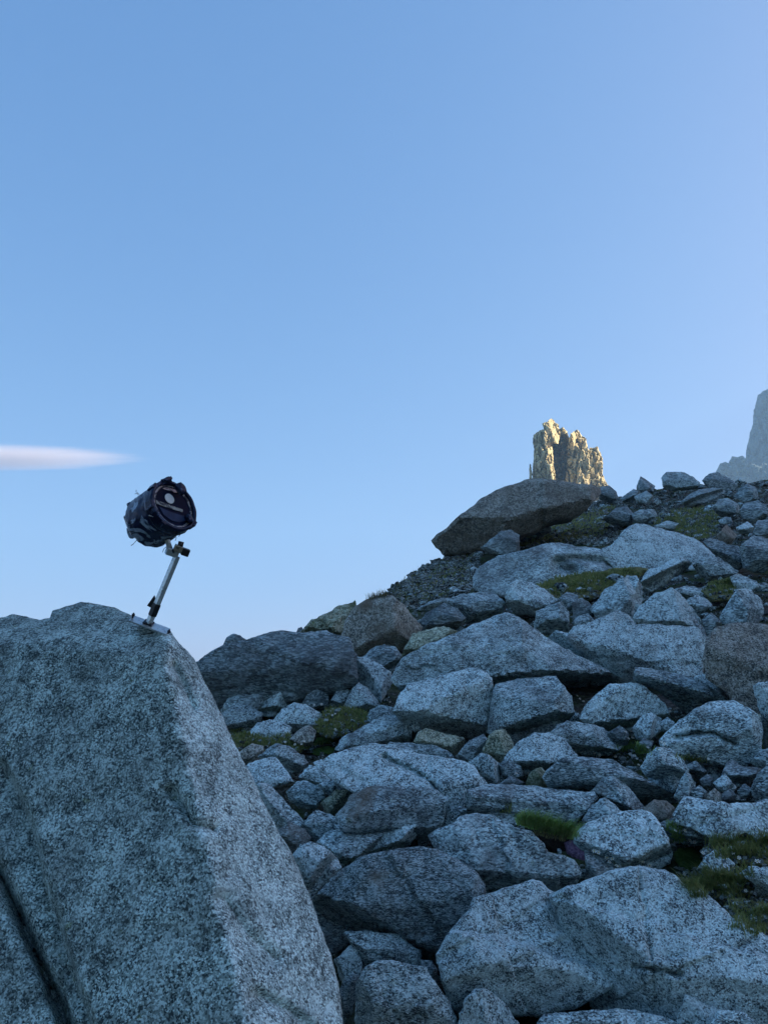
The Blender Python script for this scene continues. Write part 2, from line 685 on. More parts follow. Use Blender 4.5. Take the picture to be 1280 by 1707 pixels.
def crag(amp, fu, fv, seed):
    """blocky crags: joint-bounded columns and ledges, each block at its own depth"""
    def fn(uv):
        out = np.empty(len(uv))
        for i, (u, v) in enumerate(uv):
            w1 = 2.2 * noise.noise(Vector((u * .3, v * .3, seed)))
            d1, p1 = noise.voronoi(Vector(((u + w1) * fu, v * fv, seed)))
            d2, p2 = noise.voronoi(Vector(((u + w1) * fu * 2.4, v * fv * 2.6, seed + 7)))
            h1 = math.sin(p1[0].x * 127.1 + p1[0].y * 311.7 + p1[0].z * 74.7) * 43758.5453
            h2 = math.sin(p2[0].x * 127.1 + p2[0].y * 311.7 + p2[0].z * 74.7) * 43758.5453
            h1 -= math.floor(h1); h2 -= math.floor(h2)
            tilt1 = (u * fu - p1[0].x) * (h2 - .5) * 1.2 + (v * fv - p1[0].y) * .9
            out[i] = .6 * amp * (1.6 * (h1 - .5) + .45 * (h2 - .5) + tilt1) + amp * .5 * max(0, .12 - (d1[1] - d1[0])) * 8
        return out
    return fn


def tpart(name, outline, facets, t, seed, amp=6, mat=MAT_TOWER, step=1.1, fu=.15, fv=.06, par=None, th=.8):
    ob = rock(name, None, outline, facets, mat=mat, parent=par or tower, t0=t, base=parse(outline)[0], step=step,
                soft=.01, rough=.5, thick=th, extra=crag(amp, fu, fv, seed), jag=1.2, rim=.08, follow_ground=False, bevels=False)
    ob.data.set_sharp_from_angle(angle=RAD(30))
    return ob


T = TOWER_T
tpart('pinnacle', '906,718 903,706 908,704 913,703 915,699 918,697 922,700 925,704 930,707 932,714 934,722 930,740 905,735', [(918, 740, 8, 10), (918, 715, 15, 60)], T - 1, 1.2, 2.5)
tpart('buttress', '884,830 887,790 890,750 888,735 889,725 896,720 904,715 912,716 918,724 920,740 922,770 926,800 930,830', [(890, 800, 6, -38), (911, 745, 10, 55)], T - 6, 2.2, 4)
tpart('spire', '882,830 882,775 884,772 886,785 887,830', [(884, 800, 5, -20)], T - 7, 3.3, 1)
tpart('central_face', '908,830 908,760 910,735 918,722 930,716 938,712 944,719 948,730 955,745 962,775 966,800 968,830', [(930, 820, 22, 48), (925, 765, 28, 15), (940, 735, 10, 72)], T - 4, 4.7, 9, fu=.16, fv=.11)
tpart('pillar', '940,830 944,780 946,740 950,724 956,720 961,716 966,721 970,727 976,731 979,742 980,770 981,800 982,830', [(955, 800, 12, -5), (962, 760, 12, 60)], T, 5.9, 5)
tpart('pillar', '958,830 961,790 966,760 972,738 976,733 979,745 982,760 984,830', [(965, 800, 10, 15), (972, 770, 10, 72)], T - 3, 6.4, 3)
tpart('pillar', '970,830 974,780 979,752 983,746 990,746 995,744 1000,755 1004,765 1004,792 1008,800 1014,814 1020,830', [(985, 800, 12, 8), (997, 770, 14, 68)], T + 2, 7.1, 4)
tpart('talus', '920,835 930,806 945,798 965,795 985,796 1000,799 1010,806 1022,815 1030,835', [(970, 820, 42, 30)], T - 12, 8.8, 4, fu=.2, fv=.2)

# far cliff at the right edge
CT = 950.0
cliff = empty('rock_cliff', at(1270, 790, np.array(CT)))
tag(cliff, 'hazy blue rock cliff cut by the right edge of the picture', 'cliff')
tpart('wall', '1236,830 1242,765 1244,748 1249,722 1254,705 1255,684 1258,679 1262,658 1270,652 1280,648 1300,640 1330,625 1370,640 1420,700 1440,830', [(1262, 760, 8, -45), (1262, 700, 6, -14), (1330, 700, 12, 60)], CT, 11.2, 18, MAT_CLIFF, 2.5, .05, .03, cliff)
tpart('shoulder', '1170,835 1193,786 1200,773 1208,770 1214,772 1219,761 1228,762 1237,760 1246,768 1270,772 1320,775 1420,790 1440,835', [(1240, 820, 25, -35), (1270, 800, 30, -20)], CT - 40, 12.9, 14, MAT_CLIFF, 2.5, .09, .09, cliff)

# ------------------------------------------------------------------ thin streak of cloud
def cloud():
    t = 5200.0
    a = at(-10, 763, np.array(t)); px_ = t / FOC
    m = bpy.data.materials.new('cloud_vapour'); m.use_nodes = True
    nt = m.node_tree; nt.nodes.clear()
    out = nt.nodes.new('ShaderNodeOutputMaterial')
    vol = nt.nodes.new('ShaderNodeVolumePrincipled')
    vol.inputs['Color'].default_value = (1, .92, .95, 1)
    vol.inputs['Anisotropy'].default_value = .2
    tc = nt.nodes.new('ShaderNodeTexCoord')
    ln = N(nt, 'ShaderNodeVectorMath', operation='LENGTH')
    nt.links.new(tc.outputs['Object'], ln.inputs[0])
    fall = nt.nodes.new('ShaderNodeMapRange')
    fall.interpolation_type = 'SMOOTHSTEP'
    nt.links.new(ln.outputs['Value'], fall.inputs[0])
    fall.inputs[1].default_value = 1.0; fall.inputs[2].default_value = .0
    fall.inputs[3].default_value = 0; fall.inputs[4].default_value = 1
    mp = nt.nodes.new('ShaderNodeMapping'); mp.inputs['Scale'].default_value = (1.0, 2.0, 4.2)
    nt.links.new(tc.outputs['Object'], mp.inputs[0])
    nz = tex_noise(nt, mp.outputs[0], 1.6, 6, .62, .6)
    d = math_n(nt, 'SUBTRACT', math_n(nt, 'MULTIPLY', fall.outputs[0], 1.5), math_n(nt, 'MULTIPLY', nz, 1.15))
    d = math_n(nt, 'MAXIMUM', d, 0.0)
    nt.links.new(math_n(nt, 'MULTIPLY', d, .011), vol.inputs['Density'])
    nt.links.new(vol.outputs[0], out.inputs['Volume'])
    bm = bmesh.new()
    bmesh.ops.create_icosphere(bm, subdivisions=3, radius=1)
    me = bpy.data.meshes.new('cloud'); bm.to_mesh(me); bm.free()
    me.materials.append(m)
    o = bpy.data.objects.new('cloud', me); COL.objects.link(o)
    o.location = a
    o.scale = (430 * px_, 90 * px_, 33 * px_)
    tag(o, 'thin white streak of cloud low in the sky at the left edge', 'cloud')


cloud()

# ------------------------------------------------------------------ boulders, far to near
def line_side(uv, pts):
    """signed pixel distance to a polyline (positive to the right of its direction in the picture)"""
    pts = np.array(pts, float)
    best = np.full(len(uv), 1e9); sign = np.ones(len(uv))
    for a, b in zip(pts[:-1], pts[1:]):
        ab = b - a
        tt = np.clip(((uv - a) @ ab) / (ab @ ab), 0, 1)
        q = uv - (a + tt[:, None] * ab)
        d = np.linalg.norm(q, axis=1)
        s = np.where(ab[0] * (uv - a)[:, 1] - ab[1] * (uv - a)[:, 0] > 0, 1, -1)
        m = d < best
        best[m] = d[m]; sign[m] = s[m]
    return best, sign


def groove(uv, pts, width, depth):
    d, _ = line_side(uv, pts)
    return depth * np.exp(-(d / width) ** 2)


def step_at(uv, pts, width, depth, reach=1e9):
    d, s = line_side(uv, pts)
    k = np.clip(.5 + .5 * s * d / width, 0, 1)
    return depth * k * np.exp(-np.where(s > 0, d / reach, 0))


BOULDERS = []          # (name, label, material, outline, facets, options)


def B(label, mat, outline, facets, name='boulder', **kw):
    BOULDERS.append((name, label, mat, outline, facets, kw))


# skyline
def b1_extra(uv):
    return .8 * np.clip((1000 - uv[:, 0]) / 280, 0, 1) * 0 + groove(uv, [(955, 852), (890, 866), (830, 852)], 8, .0)


B('long whale-backed boulder overhanging to the left on the skyline', 'brown',
  '719,901 728,892 748,877 770,855 802,831 840,811 870,802 882,797 920,800 960,805 985,808 1000,814 1001,822 978,850 955,864 915,872 890,888 860,897 815,918 770,924 740,926 727,912',
  [(860, 900, -28, -15), (800, 862, 28, -8), (900, 852, 26, 4), (985, 830, 10, 60)], base=(815, 918), thick=.9, soft=.005, rough=.6)
B('small dark boulder tucked against the right end of the whale-backed boulder', 'dark', '999,812 1015,809 1027,819 1031,832 1015,838 998,832', [(1014, 836, 15, 10), (1014, 818, 55, 10)])
B('small pointed stone like a tooth on the skyline', 'dark', '1060,816 1061,809 1067,794 1075,798 1091,810 1089,819 1070,822', [(1075, 820, 20, -25), (1072, 805, 40, 40)])
B('rounded loaf-shaped boulder standing highest on the right skyline', 'grey', '1101,797 1110,787 1135,786 1155,795 1167,805 1162,815 1122,819 1104,812', [(1130, 815, 12, 0), (1130, 797, 50, 5)])
B('dark skyline boulder with a flat sloping top right of the loaf-shaped one', 'dark', '1169,801 1180,789 1195,787 1220,800 1231,809 1222,819 1182,818', [(1195, 816, 8, 20), (1195, 797, 45, 15)])
B('long pale slab lying below the two skyline boulders', 'grey', '1133,836 1150,822 1172,814 1200,813 1210,820 1192,831 1167,840 1145,846', [(1160, 840, 0, -5), (1160, 830, 60, -5)])
B('round grey boulder below the dark flat-topped skyline boulder', 'grey', '1186,847 1197,832 1212,830 1230,840 1233,853 1212,864 1197,860', [(1210, 858, 8, -10), (1210, 842, 48, 5)])
B('blocky dark boulder on the skyline near the right edge', 'dark', '1222,828 1230,815 1245,806 1260,813 1264,830 1242,840', [(1243, 836, 8, -20), (1245, 815, 40, 20)])
B('cracked grey boulder below the dark blocky skyline boulder', 'dark', '1231,852 1240,838 1262,834 1278,843 1279,862 1255,873 1237,865', [(1255, 868, 15, -15), (1258, 845, 40, 25)])
B('dark low boulder behind the whaleback in the stony turf', 'dark', '1003,866 1025,847 1045,844 1056,857 1053,876 1022,876', [(1030, 872, 12, -10), (1030, 855, 45, 5)])
B('grey block beside the dark low boulder above the whaleback', 'grey', '1052,857 1065,849 1090,849 1096,860 1072,874 1057,874', [(1075, 870, 10, 10), (1075, 856, 50, 0)])
B('small boulder under the tooth-shaped stone', 'grey', '1056,828 1077,818 1090,827 1082,840 1062,839', [(1072, 838, 20, 0), (1072, 826, 50, 0)])
B('dark wedge below the gap in the skyline', 'dark', '1033,831 1055,815 1066,818 1061,835 1042,842', [(1050, 838, 15, -20), (1052, 825, 48, 0)])
B('brownish boulder above the right end of the whaleback', 'brown', '1193,893 1210,874 1228,892 1218,908 1200,906', [(1208, 904, 18, -15), (1212, 885, 35, 35)])
B('small pale stone below the round grey boulder', 'pale', '1196,868 1208,861 1218,862 1221,871 1202,876', [(1208, 875, 20, 0), (1208, 867, 55, 0)], name='stone', cat='stone')
B('pale flat stone right of the brownish boulder', 'pale', '1226,879 1245,869 1258,880 1247,891 1230,889', [(1240, 889, 10, 0), (1240, 880, 55, 0)], name='stone', cat='stone')
B('dark boulder cut by the right edge below the cracked one', 'dark', '1253,889 1262,868 1300,864 1305,895 1262,899', [(1270, 895, 12, -15), (1270, 878, 48, 0)])
B('flat grey stone in the turf above the whaleback hump', 'grey', '1085,878 1110,868 1131,872 1120,886 1100,885', [(1105, 885, 15, 0), (1105, 875, 55, 0)], name='stone', cat='stone')
# below the whale-backed boulder
B('lone pale boulder leaning against the foot of the whale-backed boulder', 'grey', '801,914 815,900 835,885 852,883 866,892 866,918 842,926 815,923', [(835, 920, 12, -10), (840, 897, 45, 0)])
B('small stone right of the lone pale boulder', 'dark', '884,877 895,867 915,866 919,886 902,894 887,890', [(900, 890, 15, 0), (900, 876, 45, 0)], name='stone', cat='stone')
B('smooth grey whaleback boulder with a rounded left shoulder', 'grey',
  '787,962 800,945 830,925 865,920 902,907 935,905 960,911 1000,915 1035,928 1062,948 1040,960 960,962 890,978 842,996 803,993 788,980',
  [(840, 990, 30, -25), (900, 945, 22, 5), (905, 922, 55, 10), (1000, 940, 40, 25)], rough=.7, soft=.06, bevels=False,
  extra=lambda uv: groove(uv, [(925, 935), (960, 930), (1000, 935), (1030, 945)], 5, .30) + groove(uv, [(930, 945), (955, 950)], 9, .35))
B('smooth grey whaleback hump with a high sloping crest', 'pale',
  '990,918 1020,906 1040,882 1060,872 1090,878 1155,896 1177,912 1196,931 1182,952 1110,952 1067,956 1045,960 1020,945',
  [(1080, 950, 30, 0), (1060, 885, 52, 20), (1180, 930, 30, 60)], rough=.55, soft=.06, bevels=False)
B('small rounded slab under the right end of the whaleback', 'grey', '1153,942 1170,929 1197,929 1231,952 1222,967 1190,971 1165,960', [(1190, 966, 12, 0), (1190, 942, 45, 15)])
B('dark boulder wedged right of the whaleback crest', 'dark', '1171,902 1185,896 1210,906 1230,911 1242,925 1238,948 1220,949 1195,932', [(1220, 945, 12, 10), (1205, 915, 45, 5)])
B('long grey boulder at the right edge level with the whaleback', 'dark', '1231,913 1255,892 1290,899 1315,940 1262,956 1237,946', [(1260, 950, 12, -15), (1262, 912, 45, 5)])
B('slanting fish-shaped block below the whaleback', 'pale', '1066,970 1080,949 1100,944 1120,931 1132,926 1153,938 1142,952 1122,962 1107,976 1085,988 1070,984', [(1090, 982, 5, -10), (1100, 955, 42, -12)])
B('angular stone near the right edge below the whaleback', 'pale', '1216,962 1228,955 1260,969 1267,979 1247,989 1225,987', [(1240, 985, 8, -8), (1240, 972, 52, 8)])
B('tall grey split boulder at the right above the dark brown one', 'grey', '1199,1026 1213,1003 1229,982 1251,982 1270,1002 1273,1022 1260,1046 1235,1047 1203,1042', [(1235, 1040, 18, -30), (1238, 1000, 22, 45)])
B('small dark stone in the gap right of the pyramid boulder', 'dark', '1168,1034 1185,1021 1201,1035 1194,1054 1178,1062', [(1185, 1056, 15, -10), (1185, 1032, 45, 0)], name='stone', cat='stone')
B('flat block right of the pyramid boulder peak', 'grey', '1139,1002 1160,991 1178,999 1187,1009 1164,1026 1150,1016', [(1160, 1022, -10, -10), (1160, 1008, 50, -5)])
B('low pale block above the flat block by the pyramid boulder', 'grey', '1117,984 1145,976 1175,981 1182,996 1157,1003 1135,997', [(1150, 1000, 8, 0), (1150, 986, 52, 0)])
B('leaning grey boulder left of the pyramid boulder', 'grey', '983,1014 1010,980 1045,960 1060,959 1071,977 1070,1004 1057,1032 1030,1042 1000,1038', [(1020, 1035, 25, -15), (1040, 975, 45, -25)])
B('pyramid-shaped boulder with a sharp bright peak', 'pale', '1053,1034 1065,1010 1090,990 1120,980 1132,987 1147,1007 1165,1030 1180,1062 1172,1074 1130,1068 1080,1058', [(1100, 1060, 32, -22), (1130, 990, 25, 62)], soft=.005)
B('small block between the leaning boulder and the peaked slab', 'grey', '953,1004 970,996 985,1008 993,1025 975,1040 955,1036', [(970, 1035, 15, -10), (970, 1005, 45, 10)], name='stone', cat='stone')
B('small flat stone above the broad pale boulder', 'pale', '953,1038 962,1027 980,1023 990,1034 975,1050 958,1050', [(970, 1048, 15, 0), (970, 1034, 50, 0)], name='stone', cat='stone')
B('broad pale boulder in the middle of the slope below the pyramid', 'pale',
  '943,1062 955,1045 975,1040 1000,1030 1027,1017 1045,1023 1060,1040 1110,1042 1165,1046 1175,1064 1176,1095 1170,1128 1130,1134 1095,1136 1060,1142 1030,1144 1000,1122 962,1085',
  [(1080, 1130, 30, -5), (1060, 1060, 45, -12), (1120, 1100, 20, 15)], rough=.8)
B('big brown-stained boulder at the right edge of the slope', 'brown',
  '1176,1064 1195,1045 1225,1037 1265,1039 1330,1048 1345,1190 1266,1205 1240,1195 1222,1178 1212,1155 1195,1145 1175,1130 1172,1100',
  [(1240, 1190, 8, -18), (1210, 1070, 22, -18), (1240, 1100, 42, 5)])
# left skyline
B('small rounded stone peeking over the long dark boulder', 'dark', '371,1080 378,1062 390,1056 400,1059 412,1068 420,1090 375,1092', [(390, 1085, 15, 0), (390, 1065, 40, 0)], name='stone', cat='stone', base=(390, 1085))
B('rubbly outcrop on the skyline left of the brown boulder', 'moss', '498,1060 508,1046 520,1034 535,1025 550,1019 562,1011 577,1006 592,1000 600,1030 580,1066 550,1070 525,1066', [(550, 1062, 22, -15), (550, 1035, 50, 0)], name='outcrop', cat='outcrop', rough=2.2)
B('tiny stone on the skyline beside the long dark boulder', 'dark', '492,1058 497,1047 503,1045 510,1056 505,1062', [(501, 1060, 20, 0)], name='stone', cat='stone')
B('smooth brown boulder with a dark right side under the grass tuft skyline', 'brown',
  '567,1064 575,1035 590,1014 605,1002 625,995 640,991 656,994 673,1008 691,1030 705,1046 700,1064 682,1072 668,1086 645,1092 612,1098 597,1097 586,1082',
  [(620, 1088, 14, -22), (640, 1010, 35, -15), (657, 1040, 5, 48)], rough=.8)
B('low rounded block right of the smooth brown boulder', 'dark', '699,1037 712,1020 740,1005 765,1016 777,1030 764,1047 735,1052 706,1050', [(735, 1048, 5, -8), (735, 1025, 48, 0)])
B('wide grey boulder below the rounded whaleback shoulder', 'grey', '735,1003 765,991 810,986 830,991 842,1005 838,1024 804,1036 780,1040 765,1022 748,1012', [(800, 1035, 12, 15), (790, 1005, 45, 5)])
B('thin slab on the turf behind the low rounded block', 'grey', '690,1018 715,1003 740,996 765,998 745,1012 715,1022', [(720, 1020, 12, 0), (720, 1008, 55, 0)])
B('bright angular block with a pale top above the peaked slab', 'pale', '841,994 848,975 860,966 885,971 915,987 932,1001 920,1018 895,1026 865,1024 844,1014', [(880, 1022, 4, -5), (880, 1000, 40, 8)])
B('upright grey block right of the bright angular block', 'grey', '888,1056 893,1020 915,1009 935,1003 947,1020 950,1060 930,1064 910,1058', [(915, 1055, 18, -28), (925, 1020, 25, 35)])
B('small dark block below the mossy ledge', 'dark', '928,998 945,986 963,992 967,1014 950,1024 936,1016', [(948, 1020, 10, 0), (948, 1000, 45, 0)], name='stone', cat='stone')
B('long dark boulder on the left skyline with an overhung underside', 'dark',
  '325,1102 350,1087 372,1076 410,1067 440,1057 475,1052 510,1053 545,1050 556,1059 582,1062 588,1080 595,1092 597,1132 590,1156 565,1172 520,1186 430,1194 385,1198 362,1182 345,1145',
  [(520, 1180, -30, -12), (460, 1112, 12, -18), (540, 1100, 8, 14), (460, 1082, 50, -4)], base=(520, 1180), rough=.9, soft=.02)
B('big peaked slab with a bright sloping edge in mid slope', 'grey',
  '650,1132 660,1112 672,1095 710,1075 750,1060 790,1040 825,1026 845,1021 865,1029 890,1047 915,1064 960,1092 1010,1115 1039,1132 1015,1156 985,1172 960,1176 930,1178 900,1170 820,1170 740,1176 680,1166',
  [(840, 1172, 20, -12), (850, 1060, 42, 32), (770, 1075, 48, -8)], rough=.8, soft=.005)
B('pale slab leaning on the left flank of the peaked slab', 'moss', '666,1096 687,1057 705,1051 740,1043 762,1052 752,1070 715,1086 685,1100', [(710, 1090, 22, -10), (715, 1062, 48, -5)])
B('narrow bright ledge running down beside the peaked slab', 'pale', '913,1063 925,1049 942,1054 962,1068 978,1073 1002,1090 1022,1110 1037,1130 1010,1124 960,1100 935,1082', [(990, 1115, 20, -25), (980, 1085, 50, 28)])
B('pale slab under the right end of the long dark boulder', 'pale', '594,1094 615,1097 634,1107 652,1120 654,1137 636,1172 620,1174 606,1158 595,1140', [(620, 1168, 15, -10), (620, 1125, 48, 8)])
B('dark round boulder between the brown boulder and the peaked slab', 'dark', '604,1096 620,1080 640,1074 659,1078 669,1091 668,1112 654,1120 640,1118 620,1108', [(645, 1116, 10, 0), (640, 1088, 45, -5)])
B('low rock under the left end of the long dark boulder', 'grey', '368,1184 380,1165 402,1155 436,1147 440,1170 425,1192 395,1204 375,1200', [(400, 1198, 15, -10), (405, 1168, 50, -5)])
B('pale angular rock beneath the overhang of the long dark boulder', 'pale', '422,1188 435,1165 455,1150 472,1142 480,1150 480,1182 460,1196 428,1194', [(450, 1190, 25, -20), (472, 1152, 10, 60)])
B('small stone in the shadow under the long dark boulder', 'grey', '476,1184 482,1160 500,1155 507,1165 506,1184', [(490, 1182, 15, 0), (492, 1166, 45, 0)], name='stone', cat='stone')
B('dark four-sided stone under the long dark boulder', 'dark', '501,1178 515,1152 525,1142 538,1150 548,1160 549,1182 525,1190', [(520, 1186, 10, -25), (530, 1160, 15, 35), (526, 1152, 50, 0)], name='stone', cat='stone')
B('pale mound-shaped rock above the mossy turf', 'pale', '453,1204 470,1182 490,1171 510,1174 532,1187 552,1201 548,1214 495,1220 460,1214', [(500, 1214, 28, -8), (500, 1182, 52, 12)])
B('low left rock beside the foreground boulder in the turf', 'grey', '360,1196 395,1172 414,1176 439,1188 433,1208 405,1214 372,1214', [(400, 1210, 25, -5), (402, 1184, 55, 0)])
B('flat pale rock lying in the mossy turf', 'pale', '408,1224 430,1205 450,1199 472,1203 487,1213 483,1232 445,1240 415,1238', [(450, 1236, 12, -8), (450, 1218, 50, -3)])
B('grey stone at the right foot of the long dark boulder', 'grey', '546,1178 560,1152 575,1145 588,1152 584,1178 565,1186', [(565, 1182, 15, -10), (570, 1160, 45, 0)], name='stone', cat='stone')
B('pale pointed rock at the right foot of the long dark boulder', 'pale', '573,1176 585,1150 598,1138 611,1145 624,1160 633,1175 617,1190 595,1192 577,1188', [(600, 1186, 22, -20), (605, 1152, 35, 30)])
B('grey rock between the pointed rock and the leaning slab', 'grey', '604,1206 617,1183 635,1174 657,1180 670,1193 652,1204 620,1212', [(635, 1208, 15, -10), (635, 1186, 50, 0)])
B('brown stone in the mossy turf', 'brown', '480,1234 500,1215 515,1208 528,1218 522,1242 500,1246', [(505, 1242, 15, 0), (508, 1222, 45, 0)], name='stone', cat='stone')
B('dome-topped slab leaning right above the bright slab', 'grey', '558,1250 570,1228 595,1217 620,1202 640,1192 667,1191 680,1198 688,1216 684,1240 655,1252 625,1254 590,1258', [(640, 1250, 12, 8), (610, 1225, 48, -14), (672, 1215, 5, 50)])
B('big pale boulder with a sharp ridge left of centre', 'pale',
  '653,1186 665,1160 680,1140 722,1130 750,1121 780,1114 800,1114 820,1130 822,1160 816,1190 814,1222 790,1232 740,1226 715,1216 690,1220 672,1205',
  [(770, 1226, 8, 18), (735, 1165, 45, -20), (800, 1130, 20, 30)], soft=.005)
B('dark small rock at the foot of the sharp-ridged boulder', 'dark', '653,1188 670,1171 692,1174 711,1190 717,1214 690,1232 672,1215', [(690, 1226, 12, -10), (690, 1188, 42, 0)])
B('two-sided boulder right of the sharp-ridged one', 'grey',
  '812,1222 820,1152 825,1139 865,1131 927,1126 936,1140 952,1160 957,1190 938,1208 917,1230 875,1240 855,1242 830,1232',
  [(870, 1236, 22, -22), (880, 1150, 48, -8), (930, 1150, 8, 45)], soft=.005)
B('yellow-rimmed mossy wedge below the sharp-ridged boulder', 'moss', '688,1238 697,1220 710,1213 740,1222 773,1230 774,1242 759,1260 735,1256 695,1248', [(730, 1254, 8, 8), (735, 1230, 50, 20)])
B('grey stone right of the mossy wedge', 'grey', '758,1262 780,1235 805,1224 814,1232 808,1254 790,1272 770,1274', [(785, 1268, 18, -15), (790, 1242, 48, 0)])
B('mossy upright stone above the small pale cube', 'moss', '801,1256 815,1225 825,1216 841,1216 852,1230 858,1249 842,1268 827,1274 810,1266', [(830, 1268, 10, -12), (832, 1228, 45, 0)])
B('low dark ledge above the bright slab', 'dark', '636,1252 650,1237 690,1239 720,1239 747,1252 764,1270 720,1272 670,1264', [(700, 1268, 15, 0), (700, 1248, 50, 5)])
B('bright broad slab with a crack in the lower left of the slope', 'pale',
  '522,1272 555,1257 590,1246 620,1239 655,1242 700,1255 740,1263 770,1267 789,1276 801,1292 812,1307 796,1316 779,1316 780,1335 772,1352 745,1362 700,1358 640,1345 600,1330 570,1310 540,1290',
  [(720, 1355, 10, 5), (700, 1312, 58, -4), (620, 1290, 50, -12), (780, 1300, 40, 25)], rough=.9, soft=.005,
  extra=lambda uv: groove(uv, [(640, 1262), (700, 1290), (726, 1313), (735, 1340)], 4, .10))
B('dark chunk under the left end of the bright slab', 'dark', '555,1290 575,1271 596,1282 604,1296 613,1316 588,1332 563,1320', [(585, 1326, 12, -5), (580, 1282, 42, 10)])
B('corner-edged rock at the lower edge of the mossy turf', 'grey', '428,1262 460,1239 482,1244 507,1260 515,1274 498,1290 478,1290 458,1276 440,1272', [(480, 1286, 20, 25), (462, 1248, 35, -40)])
B('brown stone beside the foreground boulder at the turf edge', 'brown', '395,1256 420,1239 439,1244 442,1258 428,1276 405,1276', [(420, 1272, 20, 0), (420, 1248, 48, 0)], name='stone', cat='stone')
B('bright block overhanging a dark hole beside the foreground boulder', 'pale', '405,1282 415,1272 452,1261 463,1264 477,1285 491,1303 466,1308 450,1316 438,1340 420,1330', [(450, 1320, 2, 5), (450, 1300, 50, 8)], base=(450, 1330))
B('small grey rock between the corner-edged rock and the bright slab', 'grey', '497,1296 515,1275 537,1280 553,1301 532,1314 508,1308', [(520, 1310, 15, 0), (525, 1286, 45, 0)], name='stone', cat='stone')
B('oval rock below the dark hole', 'grey', '477,1320 495,1302 513,1301 537,1316 543,1332 522,1352 500,1346 483,1336', [(510, 1348, 15, -5), (510, 1315, 50, 10)])
B('small flat stone left of the dark chunk', 'pale', '525,1310 550,1298 568,1311 563,1325 540,1326', [(545, 1325, 12, 0), (547, 1310, 50, 0)], name='stone', cat='stone')
B('mossy stone left of the grey square block', 'moss', '535,1338 560,1316 580,1317 588,1323 574,1348 560,1362 545,1360', [(560, 1358, 18, -10), (565, 1328, 48, 0)], name='stone', cat='stone')
B('long rock sloping down along the foreground boulder', 'grey', '415,1300 448,1309 467,1325 484,1345 503,1363 523,1382 524,1400 500,1412 478,1405 455,1380 430,1340', [(490, 1405, 25, 15), (470, 1340, 50, 20)])
B('grey block with a square right corner below the bright slab', 'grey',
  '559,1362 585,1325 615,1311 650,1309 690,1311 726,1316 750,1332 742,1356 735,1384 716,1402 690,1398 665,1388 640,1390 600,1394 570,1386',
  [(690, 1394, 10, 10), (700, 1335, 55, 4), (600, 1350, 35, -20)], soft=.005)
B('wedge rock beside a small black hole', 'grey', '500,1376 527,1349 550,1357 577,1370 593,1386 582,1402 545,1402 528,1406', [(550, 1402, 12, 5), (545, 1365, 48, 10)])
B('dark pocket stone by the foreground boulder', 'dark', '462,1384 485,1370 508,1382 520,1396 507,1418 492,1434 475,1416', [(495, 1424, 20, 10), (495, 1388, 45, 15)], name='stone', cat='stone')
B('sunken grey slab above the large dark boulder', 'grey', '520,1412 550,1383 590,1381 625,1377 654,1380 645,1400 625,1424 590,1448 560,1450 542,1432', [(580, 1440, 22, 15), (580, 1395, 52, 5)])
B('upright oblong block leaning over the large dark boulder', 'pale', '610,1432 630,1400 645,1380 660,1361 668,1361 684,1370 704,1372 694,1394 672,1424 640,1434', [(645, 1430, 35, -12), (690, 1385, 8, 45), (668, 1368, 60, 10)], soft=.005)
B('round-topped pale rock between the foreground boulder and the dark boulder', 'pale', '480,1436 500,1409 517,1402 540,1411 562,1430 569,1447 556,1472 532,1485 520,1505 495,1480', [(530, 1480, 18, -5), (525, 1425, 48, 0)])
# centre right
B('pale flat-faced rock beside the white flowers in mid slope', 'pale', '832,1274 850,1252 865,1235 892,1221 916,1221 942,1232 952,1245 963,1263 965,1278 920,1296 880,1292 850,1285', [(905, 1290, 5, 0), (900, 1266, 48, 4)], soft=.005)
B('grey rock above the white flowers in mid slope', 'grey', '917,1224 928,1208 945,1202 975,1205 1002,1211 1017,1222 1036,1248 1012,1260 980,1258 955,1255 938,1238', [(980, 1254, 18, 8), (975, 1222, 50, 15)])
B('small pale cube-like rock beside the bright slab end', 'pale', '780,1272 802,1254 815,1259 837,1275 841,1300 822,1316 805,1306 793,1288', [(815, 1310, 15, -30), (818, 1272, 30, 25)], name='stone', cat='stone')
B('dark stone right of the cube-like rock', 'dark', '830,1274 850,1265 868,1278 873,1296 855,1306 838,1298', [(852, 1302, 12, 0), (850, 1278, 45, 0)], name='stone', cat='stone')
B('low sliver of rock above the long flat slab', 'grey', '826,1310 850,1293 880,1306 866,1318 835,1318', [(850, 1316, 12, 0), (850, 1302, 50, 0)], name='stone', cat='stone')
B('pointed mossy stone above the long flat slab', 'moss', '875,1312 880,1292 892,1281 902,1279 913,1290 911,1316 890,1322', [(893, 1318, 12, -15), (897, 1290, 35, 15)], name='stone', cat='stone')
B('long slanting plate of rock running down to the right', 'dark',
  '905,1296 912,1284 935,1264 965,1261 1000,1264 1021,1265 1052,1284 1087,1304 1122,1325 1140,1337 1118,1348 1075,1346 1055,1328 1020,1318 990,1316 950,1312 912,1310',
  [(1040, 1330, 15, -15), (1030, 1285, 42, 28)], soft=.005)
B('ridged boulder leaning on the slanting plate', 'grey', '982,1322 1000,1300 1018,1289 1033,1299 1052,1317 1072,1342 1076,1358 1045,1366 1018,1350 990,1334', [(1020, 1355, 28, -22), (1030, 1305, 25, 45)], soft=.005)
B('small stone left of the ridged boulder', 'grey', '937,1320 945,1302 965,1298 987,1304 985,1324 960,1330', [(960, 1326, 12, 0), (962, 1308, 50, 0)], name='stone', cat='stone')
B('brownish stone at the lower end of the slanting plate', 'brown', '1070,1348 1090,1333 1112,1336 1128,1350 1120,1370 1095,1375 1076,1364', [(1098, 1370, 15, 0), (1098, 1345, 45, 0)], name='stone', cat='stone')
